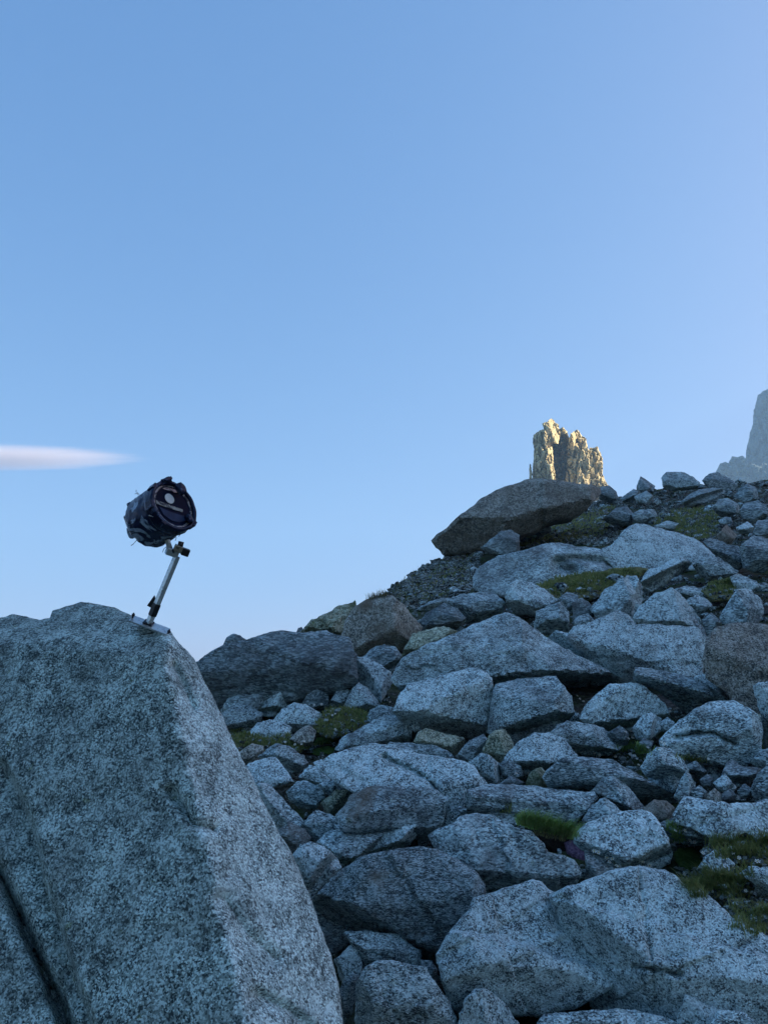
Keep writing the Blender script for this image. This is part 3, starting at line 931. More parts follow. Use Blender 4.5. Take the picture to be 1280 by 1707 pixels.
B('boulder with a bright left face beneath the overhanging plate', 'pale', '965,1198 975,1175 995,1155 1015,1140 1035,1139 1060,1137 1077,1145 1092,1158 1108,1172 1120,1196 1092,1214 1055,1220 1010,1224 978,1212', [(1040, 1215, 10, 10), (1010, 1165, 40, -28), (1050, 1148, 45, 8)], soft=.005)
B('rough boulder shoulder behind the overhanging plate', 'pale', '1150,1132 1170,1123 1191,1127 1199,1136 1217,1143 1225,1160 1232,1176 1212,1190 1188,1186', [(1195, 1182, 25, -20), (1195, 1140, 45, 5)])
B('big rounded boulder with a crease across its face at the right', 'grey',
  '1099,1234 1120,1210 1160,1180 1185,1169 1222,1167 1236,1175 1268,1193 1271,1226 1267,1256 1249,1278 1235,1286 1210,1280 1180,1272 1150,1268 1122,1260 1103,1250',
  [(1200, 1272, -14, -4), (1180, 1230, 20, -14), (1180, 1190, 48, -8), (1252, 1215, 8, 45)], base=(1200, 1275),
  extra=lambda uv: groove(uv, [(1125, 1228), (1160, 1222), (1190, 1222), (1225, 1240)], 3.5, .10))
B('overhanging plate with a pale rim above a black gap', 'dark',
  '1055,1133 1058,1112 1085,1114 1120,1121 1155,1130 1176,1142 1189,1160 1183,1174 1147,1192 1132,1179 1110,1162 1088,1144',
  [(1140, 1180, -18, -8), (1120, 1130, 60, 14)], base=(1147, 1200), soft=.005, thick=.8)
B('upright slab cut by the right edge beside the creased boulder', 'pale', '1254,1144 1265,1137 1300,1134 1335,1160 1335,1260 1276,1262 1269,1205 1262,1172', [(1290, 1255, 15, -18), (1290, 1150, 45, 0)])
B('arched block beside a dark slot below the creased boulder', 'grey', '1067,1280 1080,1255 1095,1245 1116,1246 1137,1265 1148,1284 1138,1298 1122,1322 1102,1320 1098,1298 1078,1296', [(1100, 1312, 8, -22), (1115, 1275, 10, 38), (1100, 1258, 52, 0)], soft=.005)
B('pointed slab right of the arched block', 'grey', '1122,1330 1135,1297 1145,1284 1159,1305 1158,1336 1132,1342', [(1140, 1336, 22, -12), (1147, 1295, 20, 50)], name='stone', cat='stone')
B('small pale rock below the bright-faced boulder among flowers', 'pale', '1053,1214 1070,1192 1085,1187 1102,1198 1100,1220 1078,1236 1060,1232', [(1080, 1230, 22, -15), (1082, 1200, 45, 10)], name='stone', cat='stone')
B('stone tucked under the overhanging plate', 'grey', '1095,1206 1112,1195 1124,1204 1114,1220 1100,1220', [(1108, 1218, 12, 0), (1110, 1204, 50, 0)], name='stone', cat='stone')
B('stone left of the pale rock among the flowers', 'dark', '1012,1222 1032,1209 1047,1220 1048,1242 1028,1244', [(1030, 1240, 12, 0), (1030, 1220, 48, 0)], name='stone', cat='stone')
B('half-buried stone in the flowery patch', 'grey', '1057,1246 1072,1230 1088,1237 1084,1254 1065,1256', [(1072, 1254, 15, 0), (1072, 1240, 52, 0)], name='stone', cat='stone')
B('flat dark stone under the creased boulder near the right edge', 'dark', '1202,1292 1210,1270 1220,1266 1236,1277 1269,1280 1268,1296 1240,1306 1212,1304', [(1235, 1302, 10, 5), (1230, 1282, 50, 10)], name='stone', cat='stone')
B('boulder at the right edge below the creased boulder', 'dark', '1248,1318 1262,1288 1285,1271 1312,1280 1315,1345 1262,1342', [(1275, 1338, 20, -25), (1280, 1290, 45, 0)])
B('stone at the right edge beside the upright slab foot', 'grey', '1250,1270 1265,1250 1290,1246 1305,1270 1270,1288', [(1272, 1282, 15, -10), (1275, 1262, 48, 0)], name='stone', cat='stone')
SMALL = [('1138,1276 1160,1268 1177,1285 1169,1297 1150,1290', 'dark'), ('1187,1305 1207,1289 1227,1312 1219,1326 1198,1318', 'pale'),
         ('1174,1326 1190,1313 1204,1325 1202,1342 1182,1342', 'brown'), ('1201,1324 1215,1314 1228,1326 1220,1342 1203,1342', 'grey'),
         ('1148,1320 1165,1309 1179,1320 1174,1338 1155,1336', 'grey'), ('1165,1300 1178,1290 1190,1298 1186,1312 1170,1312', 'dark'),
         ('1228,1318 1240,1306 1252,1314 1250,1330 1234,1332', 'dark')]
SMALL_L = ['dark flat stone at the upper left of the rubble heap below the creased boulder', 'pale slanting stone in the middle of the rubble heap below the creased boulder',
           'brown stone at the bottom of the rubble heap below the creased boulder', 'grey stone right of the brown one in the rubble heap below the creased boulder',
           'grey stone at the lower left of the rubble heap next to the pointed slab', 'small dark stone at the centre of the rubble heap below the creased boulder',
           'dark stone at the right end of the rubble heap below the creased boulder']
for (s_, m_), l_ in zip(SMALL, SMALL_L):
    pp = parse(s_); mu = sum(p[0] for p in pp) / len(pp); mv = sum(p[1] for p in pp) / len(pp)
    B(l_, m_, s_, [(mu, mv + 6, 15, random.uniform(-25, 25)), (mu, mv - 3, 48, random.uniform(-15, 20))],
      name='stone', cat='stone', group='stones in the rubble heap below the creased boulder')
B('bright long slab with a blocky front at the right edge', 'pale',
  '1120,1358 1140,1326 1172,1331 1210,1338 1250,1338 1290,1329 1335,1338 1340,1410 1265,1408 1242,1386 1220,1400 1195,1402 1168,1390 1148,1380 1128,1374',
  [(1200, 1396, 5, -4), (1200, 1357, 55, -6), (1250, 1365, 25, -20)], soft=.005)
B('low rock with white flowers below the bright long slab', 'grey', '1092,1374 1120,1363 1155,1365 1173,1380 1203,1391 1192,1406 1160,1411 1133,1406 1108,1394', [(1150, 1406, 20, -5), (1145, 1378, 55, 5)])
B('long flat slab with a dark front above the grass tuft', 'grey',
  '775,1324 780,1316 815,1306 855,1307 920,1314 990,1320 997,1330 978,1352 957,1376 930,1374 880,1366 835,1360 810,1362 778,1356',
  [(870, 1360, 4, 0), (870, 1328, 68, 3), (970, 1340, 8, 30)], soft=.005)
B('small triangular block right of the long flat slab', 'grey', '969,1368 985,1342 1007,1328 1023,1340 1038,1354 1012,1372 975,1384', [(1000, 1376, 20, -18), (1012, 1340, 30, 30)], name='stone', cat='stone')
B('small stone above the left corner of the tuft boulder', 'grey', '734,1388 745,1355 765,1344 784,1350 770,1374 752,1388', [(755, 1382, 20, -10), (762, 1352, 50, 0)], name='stone', cat='stone')
B('round-topped stone behind the boulder with the grass tuft', 'grey', '802,1364 822,1345 845,1341 870,1355 876,1388 850,1390 825,1376', [(845, 1384, 15, 0), (845, 1352, 48, 0)], name='stone', cat='stone')
B('little stone behind the boulder with the grass tuft', 'grey', '780,1362 790,1346 803,1345 810,1356 800,1370', [(795, 1368, 15, 0), (796, 1352, 50, 0)], name='stone', cat='stone')
B('pale block with a dark front face right of the grass tuft', 'pale',
  '952,1392 980,1370 1005,1361 1035,1353 1070,1349 1086,1355 1097,1370 1112,1395 1120,1423 1117,1440 1085,1455 1035,1455 1003,1438 973,1420 957,1406',
  [(1070, 1450, -4, 12), (1060, 1412, 52, -6), (990, 1420, 30, -10)], soft=.005)
B('dark reddish wedge under the pale block', 'dark', '974,1416 995,1424 1033,1446 1012,1470 990,1486 976,1462', [(1000, 1468, 20, 25), (995, 1430, 40, 10)], name='stone', cat='stone')
B('broad grey boulder below the grass tuft', 'grey',
  '714,1394 730,1382 752,1374 767,1360 790,1355 825,1361 860,1379 888,1387 906,1405 913,1422 932,1424 957,1434 969,1452 958,1480 928,1498 900,1504 850,1504 805,1500 785,1470 768,1446 742,1428 725,1416',
  [(870, 1495, 20, 8), (850, 1420, 38, 6), (770, 1400, 12, -32), (800, 1370, 58, -4)], rough=1.1)
B('small square stone in the grass at the lower right', 'pale', '1160,1450 1172,1430 1190,1416 1207,1425 1225,1440 1218,1462 1180,1468', [(1190, 1462, 15, -10), (1190, 1432, 50, 0)], name='stone', cat='stone')
B('block at the right edge in the grass', 'pale', '1232,1456 1247,1444 1290,1446 1325,1454 1320,1502 1262,1496 1255,1472', [(1290, 1495, 5, -10), (1280, 1458, 55, 0)])
B('flat half-buried stone in the grass at the right edge', 'grey', '1241,1532 1262,1516 1300,1516 1315,1534 1255,1545', [(1275, 1542, 10, 0), (1275, 1526, 58, 0)], name='stone', cat='stone')
# front rows
B('large dark boulder with a brown patch in front', 'dark',
  '517,1502 560,1455 595,1432 625,1421 675,1413 700,1410 730,1416 762,1433 793,1452 808,1474 808,1494 790,1512 782,1540 766,1556 750,1590 745,1625 700,1630 640,1615 580,1580 540,1535',
  [(690, 1620, 2, 0), (690, 1500, 28, -6), (690, 1440, 50, 2), (790, 1500, 10, 50)], base=(690, 1622), rough=1.0)
B('lumpy rock beside the foreground boulder below the round-topped one', 'grey', '515,1500 540,1507 557,1508 571,1530 577,1547 603,1553 586,1570 569,1586 550,1592 528,1560', [(555, 1585, 22, 5), (550, 1525, 45, 10)])
B('slab with a curved edge roofing a dark hollow at the bottom', 'grey', '572,1552 610,1551 640,1556 660,1556 686,1574 702,1586 705,1622 675,1626 640,1620 605,1620 593,1590', [(660, 1618, 5, 10), (640, 1580, 45, 12)])
B('small pale stone in the dark hollow', 'pale', '557,1600 585,1575 596,1582 604,1605 606,1632 588,1648 570,1640', [(585, 1640, 15, -10), (588, 1590, 40, 0)], name='stone', cat='stone')
B('narrow stone squeezed beside the foreground boulder', 'dark', '562,1660 570,1640 587,1621 597,1625 596,1655 585,1695 572,1710', [(580, 1695, 20, -15), (588, 1640, 30, 20)], name='stone', cat='stone')
B('square-topped block at the bottom of the picture', 'grey', '592,1645 608,1613 625,1601 660,1601 711,1613 727,1640 747,1665 760,1698 765,1790 600,1800 592,1700', [(680, 1780, -6, -4), (680, 1676, 32, -4), (720, 1640, 25, 35)], base=(680, 1770), soft=.005)
B('little stone left of the big bottom slab', 'dark', '700,1600 720,1601 730,1617 728,1640 712,1640', [(716, 1636, 15, 0), (716, 1610, 45, 0)], name='stone', cat='stone')
B('round-shouldered stone at the bottom edge', 'pale', '755,1740 765,1690 775,1664 790,1649 806,1647 826,1658 847,1680 866,1710 880,1800 760,1800', [(810, 1780, 15, -8), (805, 1670, 45, 8)], base=(810, 1780))
B('flat stone cut by the bottom edge under the big slab', 'grey', '892,1712 905,1691 960,1686 1032,1680 1070,1686 1117,1698 1145,1714 1160,1800 890,1800', [(1000, 1780, 10, 0), (1000, 1705, 55, 3)], base=(1000, 1780))
B('broken stone at the bottom right under the big slab', 'pale', '1122,1712 1141,1656 1177,1672 1198,1682 1185,1730 1150,1760', [(1155, 1740, 20, -25), (1165, 1675, 35, 25)], name='stone', cat='stone', base=(1155, 1745))
B('rounded stone at the bottom right corner', 'grey', '1174,1716 1197,1683 1236,1683 1264,1707 1280,1790 1180,1790', [(1225, 1775, 15, 0), (1220, 1700, 48, 0)], name='stone', cat='stone', base=(1225, 1770))
B('huge pale slab filling the lower right corner', 'pale',
  '915,1492 927,1486 945,1477 960,1474 1017,1451 1065,1443 1107,1449 1121,1457 1147,1478 1165,1478 1191,1502 1221,1530 1243,1532 1253,1547 1280,1561 1345,1600 1370,1690 1300,1722 1230,1712 1180,1704 1140,1706 1105,1712 1050,1704 990,1690 960,1640 930,1540',
  [(1150, 1700, -8, -8), (1150, 1617, 44, 2), (1180, 1630, 34, -14)], base=(1150, 1705), soft=.005, rough=.55,
  extra=lambda uv: groove(uv, [(1058, 1610), (1100, 1618), (1133, 1625)], 4, .05))
B('big pale slab with a step and a dark front at the bottom', 'pale',
  '725,1590 745,1560 764,1534 780,1518 790,1496 807,1491 847,1479 887,1466 902,1471 912,1481 930,1490 957,1516 1025,1570 1056,1583 1059,1612 1012,1654 957,1682 894,1696 849,1694 822,1674 800,1662 765,1690 747,1680 738,1640 728,1605',
  [(850, 1688, -12, 0), (900, 1614, 44, 6), (800, 1600, 30, -25), (1000, 1600, 25, 35)], base=(860, 1692), soft=.005, rough=.6,
  extra=lambda uv: step_at(uv, [(775, 1556), (820, 1562), (870, 1575), (930, 1598), (990, 1606)], 3, -.07, 200))

for name, label, mat, outline, facets, kw in BOULDERS:
    rock(name, label, outline, facets, mat=mat, **kw)

# ------------------------------------------------------------------ the big foreground boulder
MAT_FORE = granite('foreground_granite', 190, contrast=.95, light=(.48, .61, .58), mid=(.19, .255, .235), dark=(.02, .028, .03),
                   stain=(.06, .075, .07), stain_amt=.42, lichen=.4, bump=.6)
FORE = ('-330,1250 -230,1120 -150,1060 -60,1036 0,1030 20,1024 45,1027 68,1034 84,1031 88,1018 110,1010 135,1004 165,1006 195,1014 216,1025 '
        '250,1041 284,1053 300,1072 325,1100 345,1145 370,1190 395,1245 420,1295 440,1340 465,1390 490,1430 510,1480 530,1530 '
        '550,1590 564,1640 571,1690 575,1760 585,1850 592,2000 480,2150 0,2200 -330,2150 -420,1700')


def fore_extra(uv):
    u, v = uv[:, 0], uv[:, 1]
    e = np.zeros(len(uv))
    # crack cutting off the lower left corner and a second rib above it
    e += groove(uv, [(-60, 1380), (0, 1455), (40, 1540), (70, 1610), (105, 1690), (130, 1760)], 11, .14)
    e += step_at(uv, [(-60, 1230), (10, 1275), (50, 1350), (75, 1440), (110, 1560), (130, 1640), (200, 1800)], 5, .10, 90)
    # hollows down the right face
    e += groove(uv, [(285, 1318), (305, 1345), (325, 1375), (352, 1385)], 9, .05)
    e += groove(uv, [(290, 1110), (305, 1140), (322, 1180)], 7, .05)
    e += groove(uv, [(370, 1500), (410, 1560), (455, 1600)], 14, .04)
    e += groove(uv, [(430, 1660), (480, 1685), (520, 1720)], 12, .05)
    return e


FORE_T = 2.45
fo = rock('boulder', 'huge granite boulder in the left foreground carrying the pole-mounted instrument', FORE,
          [(200, 1500, 22, -22), (305, 1240, 35, 62), (150, 1085, 55, -18)],
          mat=MAT_FORE, t0=FORE_T, base=(200, 1500), step=4.5, soft=.003, rough=.26, thick=.7, extra=fore_extra, jag=1.6, rim=.02,
          follow_ground=False, bevels=False)

# the right-hand side takes a paler granite than the front
MAT_PALER = granite('fresh_fracture_granite', 190, contrast=.85, light=(.74, .88, .84), mid=(.35, .44, .42), dark=(.025, .033, .035),
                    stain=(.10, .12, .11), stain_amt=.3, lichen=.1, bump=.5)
fo.data.materials.append(MAT_PALER)
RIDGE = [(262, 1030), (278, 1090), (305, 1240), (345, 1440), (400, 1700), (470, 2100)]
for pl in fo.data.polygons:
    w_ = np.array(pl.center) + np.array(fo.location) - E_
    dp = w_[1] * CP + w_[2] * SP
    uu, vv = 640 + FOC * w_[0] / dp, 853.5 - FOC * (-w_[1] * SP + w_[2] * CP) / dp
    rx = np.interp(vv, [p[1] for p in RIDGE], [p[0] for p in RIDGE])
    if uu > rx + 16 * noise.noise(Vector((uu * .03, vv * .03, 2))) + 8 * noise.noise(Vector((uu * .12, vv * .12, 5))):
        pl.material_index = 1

# ------------------------------------------------------------------ probing what already stands
bpy.context.view_layer.update()
DG = bpy.context.evaluated_depsgraph_get()


def hit(u, v):
    d = Vector(ray(u, v))
    L = d.length
    ok, loc, nrm, idx, ob, _ = SC.ray_cast(DG, EYE, d.normalized())
    if not ok:
        return None
    return loc, nrm, ob.name, (loc - EYE).length / L


def in_poly(u, v, poly):
    c = False
    n = len(poly)
    for i in range(n):
        x1, y1 = poly[i]; x2, y2 = poly[(i + 1) % n]
        if (y1 > v) != (y2 > v) and u < (x2 - x1) * (v - y1) / (y2 - y1) + x1:
            c = not c
    return c


def sample_poly(poly, n):
    xs = [p[0] for p in poly]; ys = [p[1] for p in poly]
    out = []
    k = 0
    while len(out) < n and k < n * 20:
        k += 1
        u, v = random.uniform(min(xs), max(xs)), random.uniform(min(ys), max(ys))
        if in_poly(u, v, poly): out.append((u, v))
    return out


# ------------------------------------------------------------------ pole-mounted instrument on the foreground boulder
Rv, Uv, Fv = Vector((1, 0, 0)), Vector((0, -SP, CP)), Vector((0, CP, SP))
hb = hit(246, 1062)
T_I = hb[3] if hb else 3.2
MM = T_I / FOC / 5.689          # metres per pixel of the 5.689x enlargement


def Z(zx, zy, dt=0.0):
    return Vector(at(180 + zx / 5.689, 780 + zy / 5.689, np.array(T_I + dt)))


def pdir(dx, dy, f=0.0):
    """direction given by picture right / down and away-from-camera components"""
    return (Rv * dx - Uv * dy + Fv * f).normalized()


def scuffed(name, base, patch, amount, rough, scale, metal=0.0):
    m, nt, b = new_mat(name)
    vec = coords(nt, False)
    n1 = tex_noise(nt, vec, scale, 4, .55, .8)
    n2 = tex_noise(nt, vec, scale * 5, 4, .6)
    fac = ramp(nt, n1, [(amount, 0), (amount + .05, 1)])
    c = mix(nt, fac, base, patch)
    c = mix(nt, math_n(nt, 'MULTIPLY', ramp(nt, n2, [(.45, 0), (.65, 1)]), .4), c, tuple(k * .4 for k in base))
    nt.links.new(c, b.inputs['Base Color'])
    b.inputs['Roughness'].default_value = rough
    b.inputs['Metallic'].default_value = metal
    b.inputs['Specular Tint'].default_value = (.55, .75, 1, 1)
    b.inputs['Specular IOR Level'].default_value = .3
    bp = N(nt, 'ShaderNodeBump', Strength=.4, Distance=.004)
    nt.links.new(n1, bp.inputs['Height'])
    nt.links.new(bp.outputs[0], b.inputs['Normal'])
    return m


M_CASE = scuffed('scuffed_black_casing', (.011, .014, .042), (.30, .38, .48), .50, .22, 13)
M_RING = scuffed('black_rubber_ring', (.008, .010, .030), (.05, .07, .13), .56, .25, 30)
M_GLASS = simple('dark_glass', (.004, .010, .034), .3, 0, .3, 20, 0, .04)
M_WHITE = simple('white_enamel', (.80, .80, .76), .5, 0, .1, 30, .05)
M_BEZEL = scuffed('scraped_metal', (.30, .30, .30), (.05, .05, .06), .5, .35, 40, .7)
M_STEEL = scuffed('galvanised_steel', (.62, .68, .67), (.36, .40, .40), .55, .28, 60, .6)
M_BRASS = scuffed('tarnished_clamp_metal', (.46, .42, .34), (.20, .18, .15), .55, .4, 45, .8)
M_TAPE = simple('black_tape', (.012, .012, .014), .5, 0, .4, 60, .2)
M_DARKM = simple('dark_metal', (.05, .05, .055), .4, .7, .4, 50, .2)

inst = empty('pole_instrument', Z(390, 1490))
tag(inst, 'scuffed black drum-shaped instrument on a leaning steel pole bolted to the foreground boulder', 'instrument')


def basis(zdir, xhint):
    z = zdir.normalized(); x = (xhint - z * xhint.dot(z)).normalized(); y = z.cross(x)
    return x, y, z


def part_box(name, c, x, y, z, sx, sy, sz, mat, parent, bev=.12, taper=1.0):
    bm = bmesh.new()
    bmesh.ops.create_cube(bm, size=1)
    for v in bm.verts:
        k = taper if v.co.z > 0 else 1
        v.co = Vector((v.co.x * sx * k, v.co.y * sy * k, v.co.z * sz))
    bmesh.ops.bevel(bm, geom=bm.edges[:], offset=min(sx, sy, sz) * bev, segments=2, affect='EDGES', profile=.6)
    M = Matrix((x, y, z)).transposed()
    vs = [c + M @ v.co for v in bm.verts]
    fs = [[v.index for v in f.verts] for f in bm.faces]
    bm.free()
    root = parent
    while root.parent: root = root.parent
    return child(name, vs, fs, mat, parent, smooth=False)


def child(name, vs, fs, mat, parent, smooth=True):
    me = bpy.data.meshes.new(name)
    org = Vector((sum(v[0] for v in vs), sum(v[1] for v in vs), sum(v[2] for v in vs))) / len(vs)
    me.from_pydata([tuple(Vector(v) - org) for v in vs], [], fs)
    me.polygons.foreach_set('use_smooth', [smooth] * len(me.polygons))
    me.materials.append(mat)
    o = bpy.data.objects.new(name, me); COL.objects.link(o)
    o.parent = parent
    pl = Vector((0, 0, 0)); p = parent
    while p is not None:
        pl += p.location; p = p.parent
    o.location = org - pl
    return o


def tube(pts, r, seg=10, r2=None):
    vs, fs = [], []
    n = len(pts)
    pts = [Vector(p) for p in pts]
    for i, p in enumerate(pts):
        d = (pts[min(i + 1, n - 1)] - pts[max(i - 1, 0)]).normalized()
        x = d.orthogonal().normalized(); y = d.cross(x)
        rr = r if r2 is None else r + (r2 - r) * i / (n - 1)
        for k in range(seg):
            a = 2 * math.pi * k / seg
            vs.append(p + x * math.cos(a) * rr + y * math.sin(a) * rr)
    for i in range(n - 1):
        for k in range(seg):
            a, b = i * seg + k, i * seg + (k + 1) % seg
            fs.append((a, b, b + seg, a + seg))
    fs.append(tuple(range(seg))[::-1]); fs.append(tuple(range((n - 1) * seg, n * seg)))
    return vs, fs


# drum
AX = (pdir(.88, -.47) * .87 - Fv * .49).normalized()
E1 = pdir(.47, .88)
E1 = (E1 - AX * E1.dot(AX)).normalized()
E2 = AX.cross(E1).normalized()
FC = Z(632, 357, -.03)
RM = 262 * MM                    # drum radius
P1, P2 = E1 * .86 - E2 * .5, E1 * .5 + E2 * .86      # axes of the face plate


def lathe(profile, seg=48, crumple=0.0, fr=9.0, seed=0.0, lump=0.0):
    vs, fs = [], []
    for s, r in profile:
        for k in range(seg):
            a = 2 * math.pi * k / seg
            rr, ss = r, s
            if crumple and r > .2:
                q = Vector((math.cos(a) * 2, math.sin(a) * 2, s * 3 + seed))
                rr += crumple * (noise.noise(q * 1.7) + .6 * noise.noise(q * 4.1) - .25 * abs(noise.noise(q * 8)))
                ss += crumple * .5 * noise.noise(q * 2.3 + Vector((5, 5, 5)))
            vs.append(FC + AX * (ss * RM) + (E1 * math.cos(a) + E2 * math.sin(a)) * (rr * RM))
    n = len(profile)
    for i in range(n - 1):
        for k in range(seg):
            a, b = i * seg + k, i * seg + (k + 1) % seg
            fs.append((a, b, b + seg, a + seg))
    return vs, fs


prof = [(-1.74, .02), (-1.74, .5), (-1.72, .76), (-1.66, .90), (-1.54, .97)] + [(-1.45 + .095 * i, .985 - .002 * i) for i in range(11)] + [(-.40, .955), (-.33, .93)]
casing = child('casing', *lathe(prof, 72, .05, seed=1.0), M_CASE, inst)
ring = child('front_ring', *lathe([(-.44, .94), (-.42, .995), (-.35, 1.02), (-.2, 1.0), (-.05, 1.01), (.0, 1.0), (.03, .96), (.02, .87), (-.05, .85), (-.12, .85)], 64, .03, seed=4.0), M_RING, inst)
bez = child('bezel', *lathe([(-.07, .86), (-.055, .84), (-.06, .77), (-.09, .76)], 48, .025, seed=6.0), M_BEZEL, ring)
gl = child('glass', *lathe([(-.09, .80), (-.085, .4), (-.085, .01)], 48), M_GLASS, inst)


def face_patch(name, pts, lift, mat, parent, thick=.02):
    top = [FC + AX * ((lift) * RM) + P1 * (a * RM) + P2 * (b * RM) for a, b in pts]
    bot = [p - AX * thick * RM for p in top]
    n = len(top)
    fs = [tuple(range(n)), tuple(range(n, 2 * n))[::-1]] + [(i, i + n, (i + 1) % n + n, (i + 1) % n) for i in range(n)]
    return child(name, top + bot, fs, mat, parent, False)


face_patch('white_disc', [(-.28 + .20 * math.cos(a), -.135 + .20 * math.sin(a)) for a in np.linspace(0, 2 * math.pi, 24, endpoint=False)], -.06, M_WHITE, gl)
face_patch('pale_band', [(-.04, -.74), (.10, -.735), (.13, -.3), (.14, .1), (.13, .40), (.02, .42), (.0, .1), (-.02, -.3)], -.055,
           scuffed('worn_pale_strip', (.36, .36, .32), (.04, .04, .05), .47, .45, 28), gl)  # reflection in the glass, painted as a pale strip
face_patch('lower_panel', [(.20, -.62), (.26, -.2), (.28, .3), (.24, .60), (.45, .52), (.60, .2), (.62, -.1), (.48, -.45)], -.06,
           simple('slate_panel', (.025, .05, .11), .4, 0, .4, 25, .1, .1), gl)
face_patch('rim_plate', [(-.70, -.30), (-.60, -.42), (-.60, .10), (-.66, .34), (-.74, .25)], -.05, M_BEZEL, gl)
# raised clips round the ring
for a, w in ((-2.7, .16), (-1.9, .2), (-1.1, .13), (.5, .15), (2.2, .14), (2.9, .12)):
    c = FC + AX * (-.12 * RM) + (E1 * math.cos(a) + E2 * math.sin(a)) * (1.01 * RM)
    rad = (E1 * math.cos(a) + E2 * math.sin(a)).normalized()
    part_box('clip', c, rad.cross(AX), AX, rad, w * RM * 1.6, .34 * RM, .09 * RM, M_RING, ring, .3)


def lump(name, c, r, sq, mat, parent, seed):
    bm = bmesh.new(); bmesh.ops.create_icosphere(bm, subdivisions=3, radius=1)
    vs = []
    for v in bm.verts:
        q = v.co * 1.3 + Vector((seed, 0, 0))
        k = 1 + .28 * noise.noise(q) + .18 * noise.noise(q * 2.6)
        p = v.co * k
        p = Vector((max(-.75, min(.75, p.x)), max(-.75, min(.75, p.y)), max(-.8, min(.8, p.z))))
        vs.append(c + (E1 * p.x * sq[0] + E2 * p.y * sq[1] + AX * p.z * sq[2]) * r)
    fs = [[v.index for v in f.verts] for f in bm.faces]
    bm.free()
    return child(name, vs, fs, mat, parent)


lump('latch', Z(205, 480, .02), 52 * MM, (1.1, .9, .8), M_CASE, casing, 1)
lump('latch', Z(255, 600, .02), 84 * MM, (.9, .8, .85), M_CASE, casing, 7)
lump('torn_wrap', Z(235, 390, .03), 50 * MM, (1.9, .8, .6), M_CASE, casing, 12)
lump('torn_wrap', Z(430, 670, .02), 60 * MM, (.7, .8, 1.6), M_CASE, casing, 16)
lump('torn_wrap', Z(545, 130, .0), 60 * MM, (.6, 1.3, 1.2), M_RING, ring, 21)
lump('torn_wrap', Z(690, 200, .0), 60 * MM, (1.3, 1.0, .6), M_RING, ring, 25)
lump('torn_wrap', Z(770, 480, .0), 50 * MM, (1.2, .8, .7), M_RING, ring, 29)
for pts in ([(300, 660), (262, 700), (245, 720), (222, 736)], [(345, 300), (285, 238), (268, 225), (272, 208)], [(330, 300), (275, 240), (258, 246)],
            [(640, 640), (650, 665), (640, 690)], [(700, 590), (690, 630), (672, 650)], [(560, 745), (535, 765), (520, 800)]):
    child('loose_wire', *tube([Z(x, y, .01) for x, y in pts], 3.2 * MM, 6), M_DARKM, casing)
# white stencilled tick marks on the casing
for i in range(6):
    c = Z(395 + i * 17, 452 + i * 3.5, -.115)
    part_box('stencil_mark', c, E1, E2, AX, 12 * MM, 8 * MM, 5 * MM, M_WHITE, casing, .2)
# neck, clamp, pole, plate
child('neck', *tube([Z(548, 640), Z(570, 700), Z(592, 770)], 25 * MM, 14), M_STEEL, inst)
PD = (Z(650, 850) - Z(388, 1480)).normalized()
px_, py_, pz_ = basis(PD, pdir(.94, .34, -.75))
clamp = part_box('clamp', Z(610, 800, -.005), *basis(PD, pdir(.94, -.25, .35)), 118 * MM, 85 * MM, 70 * MM, M_STEEL, inst)
part_box('clamp_jaw', Z(668, 765, -.008), *basis(PD, pdir(.94, .3, .3)), 80 * MM, 80 * MM, 62 * MM, M_BRASS, clamp)
part_box('clamp_block', Z(735, 798, 0), *basis(PD, pdir(.94, .34, .45)), 72 * MM, 70 * MM, 70 * MM, M_DARKM, clamp)
child('clamp_bolt', *tube([Z(682, 760, -.004), Z(698, 700, -.004)], 26 * MM, 12), M_DARKM, clamp)
child('clamp_bolt', *tube([Z(625, 800, -.03), Z(617, 780, -.07)], 11 * MM, 8), M_DARKM, clamp)
pole_c = (Z(650, 850) + Z(384, 1490)) / 2
pole = part_box('pole', pole_c, px_, py_, pz_, 50 * MM, 50 * MM, (Z(655, 830) - Z(380, 1500)).length, M_STEEL, inst, .16)
sl_c = Z(650, 850).lerp(Z(384, 1490), .775)
part_box('tape_sleeve', sl_c, px_, py_, pz_, 62 * MM, 62 * MM, 128 * MM, M_TAPE, pole, .2)
br = [Z(372, 1306), Z(438, 1212), Z(446, 1240), Z(405, 1325)]
child('bracket', br + [p + Fv * 30 * MM for p in br], [(0, 1, 2, 3), (7, 6, 5, 4), (0, 4, 5, 1), (1, 5, 6, 2), (2, 6, 7, 3), (3, 7, 4, 0)], M_DARKM, pole, False)
pa = pdir(.94, .345)
pn = (pdir(.345, -.94) * math.cos(RAD(18)) - Fv * math.sin(RAD(18))).normalized()
plx, ply, plz = basis(pn, pa)
plate = part_box('base_plate', Z(398, 1492), plx, ply, plz, 375 * MM, 120 * MM, 15 * MM, M_STEEL, inst, .15)
part_box('pole_foot', Z(388, 1468), plx, ply, plz, 92 * MM, 80 * MM, 14 * MM, M_DARKM, plate, .2)
for zx, zy in ((240, 1405), (578, 1562)):
    b0 = Z(zx, zy)
    bt = child('anchor_bolt', *tube([b0 - pn * 60 * MM, b0 + pn * 34 * MM], 8 * MM, 8), M_DARKM, plate)
    child('nut', *tube([b0 + pn * 2 * MM, b0 + pn * 20 * MM], 17 * MM, 6), M_DARKM, plate)
# mortar bedding and grout under the plate
bed = lump('mortar_bed', Z(400, 1545, .04), 90 * MM, (1, 1, 1), GR['dark_a'], inst, 3)
vs = [v.co.copy() for v in bed.data.vertices]
Minv = Matrix((E1, E2, AX)).transposed().inverted()
for v, co in zip(bed.data.vertices, vs):
    q = Minv @ co
    v.co = plx * q.x * 1.7 + ply * q.y * .7 + plz * q.z * .62

